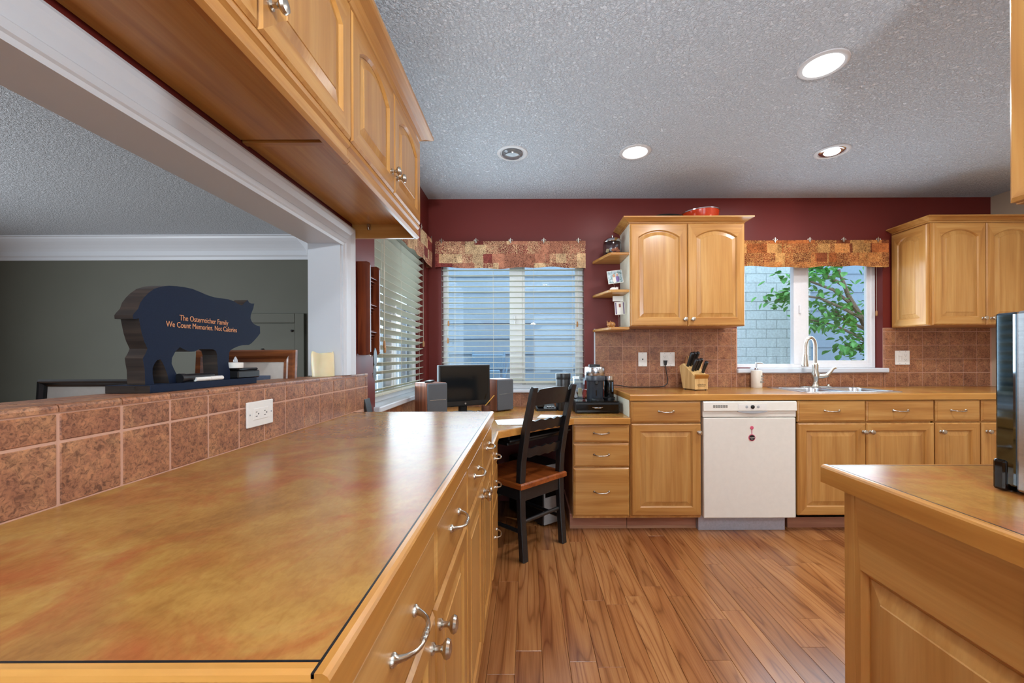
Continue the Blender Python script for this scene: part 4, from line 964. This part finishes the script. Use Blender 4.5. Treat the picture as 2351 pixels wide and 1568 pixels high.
obj('spout', MB().box(-.012, .012, -.085, -.06, .112, .134, .004), BLACK, t); obj('cup_support', MB().lathe([(.046, 0), (.046, .010), (.040, .014), (.001, .014)], (0, -.105, 0), 'z', 24), BLACK, t, True)
obj('slot', MB().box(-.003, .003, -.0605, -.058, .03, .07), BLACKG, t)
t = thing('milk_frother', 'black milk frother with steel rim right of the coffee maker', 'milk frother', (.604, 3.06, zc))
obj('base', MB().lathe([(.046, 0), (.046, .010), (.038, .014)], seg=24), BLACK, t, True)
obj('jug', MB().lathe([(.036, .012), (.037, .015), (.036, .135), (.035, .138)], seg=26), BLACKG, t, True); obj('lid', MB().lathe([(.035, .138), (.0355, .142), (.034, .168), (.001, .170)], seg=26), CHROME, t, True)
DOT = plain('pale_blue_print', rgb(150, 190, 226), .5)
m = MB()
for i in range(11):
    for j in range(3):
        a = math.radians(-62+j*8); m.box(.0368*math.cos(a)-.0009, .0368*math.cos(a)+.0009, .0368*math.sin(a)-.0009, .0368*math.sin(a)+.0009, .055+i*.0065, .058+i*.0065)
dd = obj('dot_pattern', m, DOT, t); dd['kind'] = 'stuff'
t = thing('clear_container', 'clear plastic tub of packets behind the coffee maker', 'container', (.385, 3.11, zc), 0)
obj('tub', MB().loft([rr(-.038, .038, -.05, .05, .012, .0), rr(-.040, .040, -.055, .055, .012, .15), rr(-.038, .038, -.053, .053, .012, .15), rr(-.036, .036, -.048, .048, .012, .004)], True, True), CLEAR, t)
obj('lid', MB().loft([rr(-.042, .042, -.057, .057, .012, .15), rr(-.042, .042, -.057, .057, .012, .16)], True, True), CLEAR, t)
for i, (dx, cc_) in enumerate(((-.02, cols[3]), (.01, cols[1]), (.028, plain('packet_red', rgb(190, 60, 40), .4)))): obj('packet', MB(Matrix.Rotation(.3*(i-1), 4, 'Y')).box(dx-.012, dx+.012, -.03, .03, .012, .075, .002), cc_, t)
# under the desk
t = thing('computer_tower', 'silver and black computer tower under the desk', 'computer', (.17, 2.85, 0), math.radians(38))
obj('case', MB().box(-.09, .09, 0, .40, .01, .42, .006), BLACK, t)
f = obj('front', MB().box(-.088, .088, -.012, .002, .012, .418, .004), flecked('silver_plastic', rgb(168, 170, 172), .4, .2, 90, .06), t)
for z in (.355, .300): obj('drive_bay', MB().box(-.07, .07, -.016, -.011, z, z+.042, .002), DIM, f)
obj('dark_band', MB().box(-.08, .08, -.015, -.011, .20, .28, .002), BLACKG, f)
for x in (-.07, .07): obj('foot', MB().box(x-.012, x+.012, .03, .07, 0, .011), BLACK, t)
tag(obj('subwoofer', MB().box(-.11, .11, -.12, .12, 0, .26, .01, seg=2), BLACK, loc=(-.42, 2.95, 0)), 'black box standing in the dark under the desk corner', 'subwoofer')

# ------------------------------------------------------------------ chair
t = thing('desk_chair', 'black ladder-back chair with wavy slats and brown wood seat', 'chair', (.092, 2.448, 0), math.radians(45))
# local: +x along the back, +y towards the desk corner; rear legs at y=0
HW = .170
for s_ in (-1, 1):
    pr = [(-.020, 0), (.018, 0), (.050, .44), (.028, .62), (-.078, .985), (-.096, 1.0), (-.108, .985), (-.012, .60), (.004, .42)]
    pr = [(-.020, 0), (.018, 0), (.036, .25), (.044, .42), (.036, .56), (.0, .74), (-.072, .985), (-.085, .998), (-.104, .992), (-.040, .74), (-.006, .56), (.004, .42), (.0, .25)]
    obj('rear_leg', MB().prism(pr, 'yz', s_*HW-.021, s_*HW+.021, .004), BLACKP, t)
    obj('front_leg', MB().box(s_*(HW+.02)-.02, s_*(HW+.02)+.02, .375, .415, 0, .412, .004), BLACKP, t)
    obj('side_apron', MB().box(s_*(HW+.01)-.010, s_*(HW+.01)+.010, .04, .38, .345, .412), BLACKP, t)
    obj('side_stretcher', MB().tube([(s_*HW, .02, .16), (s_*(HW+.02), .39, .16)], .012, 10), BLACKP, t, True)
obj('rear_apron', MB().box(-HW, HW, .012, .032, .335, .412), BLACKP, t); obj('front_apron', MB().box(-HW, HW, .385, .405, .345, .412), BLACKP, t)
obj('rear_stretcher', MB().tube([(-HW, .018, .215), (HW, .018, .215)], .012, 10), BLACKP, t, True); obj('front_stretcher', MB().tube([(-HW, .395, .25), (HW, .395, .25)], .012, 10), BLACKP, t, True)
n = 10; loops = []
for (k, z) in ((0, .412), (0, .436), (.008, .444)):
    loops.append([(-HW-.03+k, -.012+k, z), (HW+.03-k, -.012+k, z), (HW+.045-k, .43-k, z), (-HW-.045+k, .43-k, z)])
obj('seat', MB().loft(loops, True, True), SEATW, t)
def slat(zc_, h, yc, crest=False):
    n = 28; top = []; bot = []
    for i in range(n+1):
        u = -1+2*i/n; x = u*(HW-.012)
        wv = .0045*math.cos(u*PI*4.4)
        if crest: zt = zc_+h/2+(.014*(1-abs(u)**2) if abs(u) < .80 else -.012+.0*u)+(.006 if abs(u) > .9 else 0); zb = zc_-h/2+.006*(1-u*u)
        else: zt = zc_+h/2+wv+.006*(1-u*u); zb = zc_-h/2+wv*.8+.004*(1-u*u)
        top.append((x, zt)); bot.append((x, zb))
    L = []
    for x, z in top+bot[::-1]:
        cur = -.030*(1-(x/HW)**2); lean = -(z-zc_)*.30
        L.append((x, yc+cur+lean, z))
    L2 = [(p[0], p[1]+.016, p[2]) for p in L]
    m = MB(); nn = n+1
    m.loft([L, L2]); 
    for P_, fl in ((L, 1), (L2, 0)):
        for i in range(n): m.quad(P_[i], P_[i+1], P_[2*nn-2-i], P_[2*nn-1-i])
    bmesh.ops.recalc_face_normals(m.bm, faces=m.bm.faces[:])
    obj('back_slat', m, BLACKP, t)
slat(.930, .090, -.062, True); slat(.765, .060, -.012); slat(.608, .055, .016)
for s_ in (-1, 1): obj('foot_cap', MB().box(s_*HW-.017, s_*HW+.017, -.019, .017, -.0005, .006), BLACK, t)

# second dark chair-like edge seen past the counter: a black folder standing on the desk against the side wall
tag(obj('binder', MB(Matrix.Rotation(math.radians(-12), 4, 'Y')).box(0, .012, -.01, .06, 0, .20, .003), BLACKP, loc=(-.762, 1.99, ZD)), 'black binder standing against the side wall below the blind', 'binder')

# ------------------------------------------------------------------ mail rack and keys on the side wall
t = thing('mail_rack', 'cherry wood mail rack hanging beside the pass-through casing', 'mail rack', (XL+.001, 1.925, 1.175), PI/2)
# local x along the wall, -y into the room
for x in (0, .120):
    obj('side', MB().prism([(0, .008), (0, .440), (-.045, .440), (-.055, .436), (-.060, .425), (-.060, .015), (-.055, .004), (-.045, 0), (-.008, 0)], 'yz', x-.007, x+.007, .002), CHERRY, t)
for i in range(3):
    z = .05+i*.13
    for k in range(5): obj('slat', MB(Matrix.Translation((0, -.006-k*.010, z+.012+k*.013)) @ Matrix.Rotation(math.radians(-35), 4, 'X')).box(.007, .113, -.003, .003, -.007, .007, .0015), CHERRY, t)
obj('top_rail', MB().box(.007, .113, -.012, 0, .385, .425, .002), CHERRY, t); obj('back', MB().box(.007, .113, -.006, 0, .01, .40), CHERRY, t)
for x in (.03, .06, .09): obj('hook', MB().tube([(x, -.04, .012), (x, -.046, -.004), (x, -.052, -.010), (x, -.056, -.002)], .0018, 6), NICKEL, t, True)
t = thing('key_ring', 'keys with an oval black and white fob hanging under the mail rack', 'keys', (XL+.055, 1.985, 1.162), PI/2)
rp = [(.012*math.cos(a), 0, -.012+.012*math.sin(a)) for a in [2*PI*k/16 for k in range(17)]]
obj('ring', MB().tube(rp, .0012, 6), NICKEL, t, True)
obj('fob', MB().lathe([(.001, 0), (.021, 0), (.023, -.002), (.021, -.004), (.001, -.004)], (0, -.002, 0), 'y', 24), BLACK, t, True).scale = (1, 1, 2.1)
t.children[-1].location = (-.012, 0, -.072)
fo = obj('fob_face', MB().lathe([(.001, -.0062), (.018, -.0062), (.018, -.0070), (.001, -.0072)], (0, 0, 0), 'y', 24), flecked('fob_print', rgb(70, 74, 76), .4, 0, 130, .9), t, True); fo.scale = (1, 1, 2.1); fo.location = (-.012, 0, -.072)
for k, dx in enumerate((.008, .014)): obj('key', MB(Matrix.Rotation(.2*k, 4, 'Y')).lathe([(.009, 0), (.009, .002)], (dx, .001+k*.003, -.030), 'y', 14).box(dx-.003, dx+.003, .001+k*.003, .003+k*.003, -.065, -.035), NICKEL, t)

# ------------------------------------------------------------------ pass-through ledge: pig, candles
ZL = 1.0868
t = thing('pig_sign', 'dark blue wooden pig cut-out with copper lettering on the tiled ledge', 'pig sign', (-.85, .8996, ZL))
pg = [(-0.0059, 0.1645), (-0.0016, 0.1774), (0.0073, 0.1902), (0.0181, 0.2019), (0.0311, 0.2125), (0.0484, 0.2206), (0.0683, 0.2258), (0.0891, 0.2285), (0.1108, 0.2298), (0.1335, 0.2295), (0.1549, 0.2262), (0.1772, 0.2218), (0.2031, 0.219), (0.2304, 0.22), (0.2561, 0.2209), (0.277, 0.218), (0.2924, 0.2127), (0.3082, 0.2107), (0.3212, 0.2221), (0.3328, 0.2294), (0.3378, 0.2232), (0.348, 0.2215), (0.3608, 0.2232), (0.3566, 0.2082), (0.3496, 0.1958), (0.3451, 0.186), (0.3443, 0.1767), (0.3494, 0.168), (0.358, 0.1617), (0.3703, 0.158), (0.3865, 0.1563), (0.3875, 0.1354), (0.3755, 0.1241), (0.3612, 0.1128), (0.3473, 0.103), (0.3371, 0.0981), (0.3108, 0.0967), (0.2917, 0.0928), (0.2733, 0.0865), (0.2613, 0.0809), (0.2571, 0.0744), (0.2562, 0.0594), (0.2538, 0.0466), (0.2552, 0.0359), (0.2595, 0.025), (0.2603, 0.0025), (0.2182, 0.0025), (0.2156, 0.0224), (0.2143, 0.0431), (0.2131, 0.0678), (0.2091, 0.078), (0.1998, 0.0823), (0.179, 0.0826), (0.1542, 0.0821), (0.1398, 0.0761), (0.1282, 0.0754), (0.1123, 0.0795), (0.097, 0.0856), (0.0842, 0.0745), (0.0757, 0.06), (0.0747, 0.0474), (0.0798, 0.0365), (0.086, 0.0255), (0.0945, 0.0141), (0.0988, 0.0025), (0.0683, 0.0025), (0.0633, 0.0228), (0.0574, 0.0372), (0.0515, 0.0496), (0.0457, 0.0575), (0.038, 0.0558), (0.0314, 0.0482), (0.0267, 0.038), (0.0266, 0.0244), (0.0303, 0.0025), (0.0092, 0.0025), (0.0084, 0.0335), (0.0058, 0.0469), (0.0041, 0.0602), (0.0104, 0.0702), (0.0149, 0.0804), (0.0069, 0.0969), (0.0017, 0.1132), (-0.0018, 0.1295), (-0.0048, 0.1449), (-0.0103, 0.1419), (-0.0171, 0.1421), (-0.0179, 0.1493), (-0.0145, 0.1546)]
poly = [(a*1.034, 1.102-ZL+b*1.034) for a, b in pg]
mb = MB().prism(poly, 'yz', -.040, 0)
for f in mb.bm.faces: f.material_index = 0 if abs(f.normal.x) > .9 else 1
obj('pig_board', mb, [PIGBLUE, DKWOOD], t)
mb = MB().box(-.078, .022, -.002, .35, .0, .0175, .0008)
for f in mb.bm.faces: f.material_index = 1 if f.normal.y < -.9 else 0
bs = obj('base', mb, [PIGBLUE, DKWOOD], t); obj('notch', MB().box(-.046, -.012, -.0028, -.0015, .004, .0145), DKWOOD, bs)
COP = flecked('copper_lettering', rgb(206, 140, 92), .5, 0, 80, .1)
text('lettering', 'The Osterreicher Family', .0195, t, COP, (.0006, .0995, .1695), (PI/2, 0, PI/2), 'LEFT', .0003, .162)
text('lettering', 'We Count Memories. Not Calories', .0195, t, COP, (.0006, .0620, .1515), (PI/2, 0, PI/2), 'LEFT', .0003, .2335)
ZP = ZL+.0178
t = thing('plastic_box', 'small flat black box under the tea light beside the pig', 'box', (-.853, 1.215, ZP))
obj('case', MB().box(-.022, .022, -.040, .055, 0, .022, .003), BLACK, t); obj('lid', MB().box(-.020, .020, -.036, .050, .022, .030, .003), BLACKG, t)
t = thing('tea_light', 'white electric tea light with flame tip on the black box', 'candle', (-.850, 1.190, ZP+.030))
obj('cup', MB().lathe([(.0185, 0), (.0195, .002), (.0195, .015), (.0175, .016), (.001, .014)], seg=26), PLASTW, t, True)
obj('flame', MB().lathe([(.003, .014), (.0058, .018), (.0055, .023), (.003, .029), (.001, .033)], seg=12), DIM, t, True)
t = thing('marker_pen', 'thick black marker lying on the pig base', 'marker', (-.838, 1.05, ZP+.0105))
obj('barrel', MB().tube([(-.004, -.055, 0), (-.004, .04, 0)], .010, 14), BLACK, t, True); obj('cap', MB().tube([(-.004, -.062, 0), (-.004, -.05, 0)], .0115, 14), BLACKP, t, True)
t = thing('white_marker', 'slim white marker lying on the pig base', 'marker', (-.8335, 1.06, ZP+.006))
obj('barrel', MB().tube([(0, -.035, 0), (0, .012, 0)], .0055, 12), PLASTW, t, True); obj('cap', MB().tube([(0, .013, 0), (0, .055, 0)], .0058, 12), PLASTW, t, True)
t = thing('pillar_candle', 'cream wax pillar candle on the ledge against the white jamb', 'candle', (-.847, 1.692, ZL))
n = 28; loops = []
for j in range(9):
    z = .098*j/8; lp = []
    for i in range(n):
        a = 2*PI*i/n; r = .042+.0016*math.sin(a*3+j*.5)+(.002*max(0, math.sin(a*5+1))*(j/8)) - (.003 if j == 8 else 0)
        lp.append((r*math.cos(a), r*math.sin(a), z+(.004*math.sin(a*2+.5)+.002*math.sin(a*5) if j >= 7 else 0)))
    loops.append(lp)
loops.append([(p[0]*.82, p[1]*.82, .094) for p in loops[-1]]); loops.append([(p[0]*.3, p[1]*.3, .085) for p in loops[-3]])
obj('wax', MB().loft(loops, True, True), WAX, t, True); obj('wick', MB().tube([(0, 0, .084), (.001, 0, .096)], .0012, 6), BLACK, t)

# ------------------------------------------------------------------ side room things
t = thing('side_table', 'dark console table behind the half wall holding the framed pictures', 'table', (-1.25, 1.15, 0))
obj('table_top', MB().box(-.30, .28, -.75, .55, .845, .88, .004), DKWOOD, t)
for x in (-.27, .25):
    for y in (-.72, .52): obj('leg', MB().box(x-.025, x+.025, y-.025, y+.025, 0, .845, .003), DKWOOD, t)
def picture(label, x0, x1, z0, z1, y, fw, fmat, art, lean=.06, mat2=None):
    t = thing('framed_picture', label, 'picture', ((x0+x1)/2, y, z0))
    w, h = x1-x0, z1-z0; R = Matrix.Rotation(-lean, 4, 'X'); m = MB(R)
    pf = [(0, 0), (0, -.014), (.006, -.022), (fw*.5, -.020), (fw*.75, -.012), (fw, -.010), (fw, 0)]
    L = []
    for cx, cz, sx, sz in ((-w/2, 0, 1, 1), (w/2, 0, -1, 1), (w/2, h, -1, -1), (-w/2, h, 1, -1), (-w/2, 0, 1, 1)): L.append([(cx+sx*u, v, cz+sz*u) for u, v in pf])
    obj('frame', m.loft(L), fmat, t)
    obj('mat_board', MB(R).box(-w/2+fw*.8, w/2-fw*.8, -.006, -.002, fw*.8, h-fw*.8), flecked('picture_mat', rgb(214, 206, 196), .7, 0, 60, .03), t)
    a = obj('artwork', MB(R).box(-w/2+fw+.05, w/2-fw-.05, -.0075, -.006, fw+.05, h-fw-.05), art, t)
    return t
ART1 = flecked('blue_grey_print', rgb(96, 108, 132), .6, 0, 25, .3)
ART2 = flecked('pale_sketch_print', rgb(186, 188, 192), .6, 0, 30, .12)
picture('oak framed picture with pale mat behind the pig', -1.235, -.865+.0, .882, 1.193, 1.52, .045, FRAMEW, ART1)
picture('black framed sketch standing low behind the half wall', -1.53, -1.03, .882, 1.098, 1.28, .022, BLACKP, ART2)
t = thing('wall_hatch', 'sage painted access hatch with frame on the side room wall', 'hatch', (-2.83, 4.38, .75))
obj('hatch_frame', frame_boxes(MB(), -.45, .45, 0, .885, .10, -.025, 0, .004), GREEN, t); pn = obj('hatch_panel', MB().box(-.345, .345, -.012, 0, .105, .780, .003), GREEN, t)
for x, z in ((.315, .70), (.0, .50)): obj('knob', MB().lathe([(.012, 0), (.014, -.010), (.001, -.016)], (x, -.012, z), 'y', 12), BLACK, pn, True)

# ------------------------------------------------------------------ outdoors
GRAV = flecked('gravel', rgb(150, 146, 138), .9, 0, 60, .3)
struct('ground_outside', MB().box(-9, 12, YB+.14, 12, -.3, -.2), GRAV, 'pale gravel strip outside the kitchen windows', 'ground')
struct('ground_side_yard', MB().prism([(-.93, 2.0), (-.93, YB+.2), (-2.1, 4.6)], 'xy', -.3, -.2), GRAV, 'gravel corner outside the side window', 'ground')
def outer(name, col, sc, amt, rough=.8):
    m = flecked(name, col, rough, 0, sc, amt); nt = m.node_tree; bump(nt, nt.nodes['Principled BSDF'], noise(nt, coords(nt), sc*2, 3, .6), .4, .004); return m
SIDE = outer('blue_grey_siding', rgb(172, 186, 202), 25, .05); CMU = outer('concrete_block', rgb(206, 210, 212), 40, .14, .9)
def siding(name, label, x0, x1, y, z0, z1, h, SIDE=SIDE):
    t = thing(name, label, 'neighbouring house', ((x0+x1)/2, y, z0)); w = x1-x0; me = None
    obj('wall_core', MB().box(-w/2, w/2, .02, .12, 0, z1-z0), SIDE, t)
    z = 0
    while z+h <= z1-z0+.01:
        if me is None: o = obj('siding_board', MB().prism([(.02, 0), (-.008, 0), (.010, h+.012), (.02, h+.012)], 'yz', -w/2, w/2), SIDE, t); me = o.data
        else: o = bpy.data.objects.new('siding_board', me); C.objects.link(o); o.parent = t
        o.location = (0, 0, z); z += h
    return t
siding('house_wall', 'blue grey lap siding of the neighbouring house beyond the desk window', -1.4, 1.9, 5.3, -.2, 3.0, .20)
siding('house_wall', 'blue grey lap siding behind the tree right of the block wall', 3.95, 9.0, 6.7, -.2, 3.6, .30, outer('slate_blue_siding', rgb(134, 147, 164), 25, .05))
t = thing('block_wall', 'pale concrete block wall outside the sink window', 'wall', (3.0, 6.0, -.2)); me = {}
obj('mortar', MB().box(-1.0, 1.15, .012, .15, 0, 3.2), outer('mortar', rgb(192, 198, 200), 50, .1), t)
bh, bl = .135, .30; r_ = 0; z = 0
while z < 3.1:
    x = -1.0-(bl/2 if r_ % 2 else 0)
    while x < 1.14:
        a, b = max(x, -1.0), min(x+bl, 1.15)
        if b-a > .03 and z > .9:
            key = round(b-a, 3)
            if key not in me:
                o = obj('block', MB().box(-(b-a)/2+.004, (b-a)/2-.004, 0, .05, .004, bh-.004, .004), CMU, t); me[key] = o.data
            else: o = bpy.data.objects.new('block', me[key]); C.objects.link(o); o.parent = t
            o.location = ((a+b)/2, random.random()*.004, z)
        x += bl
    z += bh; r_ += 1
obj('lower_courses', MB().box(-1.0, 1.15, .002, .05, 0, .944), CMU, t)
t = thing('garden_tree', 'small leafy tree growing outside the sink window', 'tree', (4.55, 5.35, -.2))
BARK = outer('bark', rgb(122, 100, 84), 60, .3, .9)
random.seed(11)
trunk = [(.0, 0, 0), (.06, 0, .9), (.05, -.02, 1.25), (-.05, 0, 1.55), (-.17, .02, 1.85), (-.32, .05, 2.15), (-.45, .05, 2.5)]
obj('trunk', MB().tube(trunk, [.06, .05, .045, .04, .034, .026, .016], 8), BARK, t, True)
BR = [[(.05, -.02, 1.25), (.10, 0, 1.6), (.02, .0, 1.95), (.08, .03, 2.3), (.2, 0, 2.6)], [(-.05, 0, 1.5), (-.3, -.05, 1.62), (-.6, -.1, 1.75), (-.95, -.1, 1.83)], [(-.17, .02, 1.85), (-.45, -.08, 1.95), (-.8, -.1, 2.1), (-1.15, -.12, 2.15), (-1.35, -.1, 2.08)],
      [(-.25, .03, 2.0), (-.55, 0, 2.22), (-.9, .0, 2.35), (-1.1, 0, 2.42)], [(.03, 0, 1.9), (.3, -.05, 2.05), (.5, 0, 2.25)], [(.08, 0, 1.6), (.35, .02, 1.78), (.55, 0, 1.95)], [(.02, 0, 1.1), (-.25, -.06, 1.22), (-.5, -.1, 1.18)], [(0, .05, .95), (.3, .0, 1.05), (.5, -.05, .85)], [(-.12, 0, 1.7), (-.4, .06, 1.85), (-.6, .02, 2.05)], [(.06, 0, 1.4), (-.2, -.1, 1.45), (-.5, -.12, 1.5)],
      [(0, 0, .8), (-.3, -.08, .95), (-.55, -.1, .98)], [(-.4, .05, 2.3), (-.6, .1, 2.45), (-.75, .1, 2.7)], [(-.1, 0, 1.75), (.15, -.08, 2.0), (.2, -.1, 2.3)]]
for b_ in BR: obj('branch', MB().tube(b_, [.022-.014*i/(len(b_)-1) for i in range(len(b_))], 6), BARK, t, True)
lf = MB(); n = 6
L = [(0, 0, 0), (.020, .012, .004), (.024, .034, .007), (.012, .056, .004), (0, .070, 0), (-.012, .056, .004), (-.024, .034, .007), (-.020, .012, .004), (0, .035, -.004)]
lf._add(L, [(0, 1, 8), (1, 2, 8), (2, 3, 8), (3, 4, 8), (4, 5, 8), (5, 6, 8), (6, 7, 8), (7, 0, 8)])
LEAF = flecked('leaf_green', rgb(84, 150, 62), .45, 0, 12, .35)
LEAF.node_tree.nodes['Principled BSDF'].inputs['Subsurface Weight'].default_value = 0
spots = []
for b_ in BR:
    pts = [Vector(p) for p in b_]
    for k in range(110):
        i = random.randrange(len(pts)-1) if random.random() < .35 else len(pts)-2
        p = pts[i].lerp(pts[i+1], random.random())+Vector((random.gauss(0, .11), random.gauss(0, .10), random.gauss(.01, .06)))
        spots.append(p)
random.shuffle(spots)
lo = obj('leaf', lf, LEAF, t); lme = lo.data
st = MB()
for i, p in enumerate(spots):
    R = Matrix.Rotation(random.random()*2*PI, 4, 'Z') @ Matrix.Rotation(random.uniform(-1.3, .1), 4, 'X') @ Matrix.Rotation(random.uniform(-.5, .5), 4, 'Y'); s_ = random.uniform(1.0, 1.7)
    if i < 280:
        o = lo if i == 0 else bpy.data.objects.new('leaf', lme)
        if i: C.objects.link(o); o.parent = t
        o.matrix_local = Matrix.Translation(p) @ R @ Matrix.Scale(s_, 4)
    else:
        Mx = Matrix.Translation(p) @ R @ Matrix.Scale(s_, 4)
        st._add([tuple(Mx @ Vector(v)) for v in L], [(0, 1, 8), (1, 2, 8), (2, 3, 8), (3, 4, 8), (4, 5, 8), (5, 6, 8), (6, 7, 8), (7, 0, 8)])
fo = obj('foliage', st, LEAF, t); fo['kind'] = 'stuff'
t = thing('folding_chair', 'pale blue folding chair leaning outside the desk window', 'chair', (-.55, 5.12, -.2))
PB = flecked('pale_blue_metal', rgb(150, 178, 204), .5, 0, 60, .1)
for x in (-.2, .2): obj('leg', MB().tube([(x, -.1, 0), (x+.05, .12, 1.45)], .014, 8), PB, t, True); obj('brace', MB().tube([(x-.1, -.05, .5), (x+.12, .08, 1.35)], .011, 8), PB, t, True)
obj('seat', MB().box(-.2, .2, -.04, -.01, .85, 1.2, .01), PB, t); obj('backrest', MB().box(-.16, .24, .06, .08, 1.2, 1.4, .01), PB, t)
t = thing('garden_fence', 'white board fence standing beyond the side window', 'fence', (-3.3, 6.6, -.2)); me = None
for i in range(24):
    if me is None: o = obj('board', MB().box(-.075, .075, -.012, .012, 0, 1.75, .004), VINYL, t); me = o.data
    else: o = bpy.data.objects.new('board', me); C.objects.link(o); o.parent = t
    o.location = (-1.9+i*.168, 0, 0)
for z in (.3, 1.4): obj('rail', MB().box(-2.0, 2.05, .012, .05, z, z+.09, .004), VINYL, t)
t = thing('deck_railing', 'white deck railing posts outside the side window', 'railing', (-2.1, 4.75, -.2))
for i in range(9): obj('baluster', MB().box(-.6+i*.18-.03, -.6+i*.18+.03, -.02, .02, .1, 1.9, .004), VINYL, t)
obj('top_rail', MB().box(-.7, .95, -.04, .04, 1.9, 1.96, .006), VINYL, t); obj('bottom_rail', MB().box(-.7, .95, -.03, .03, .05, .1, .004), VINYL, t)
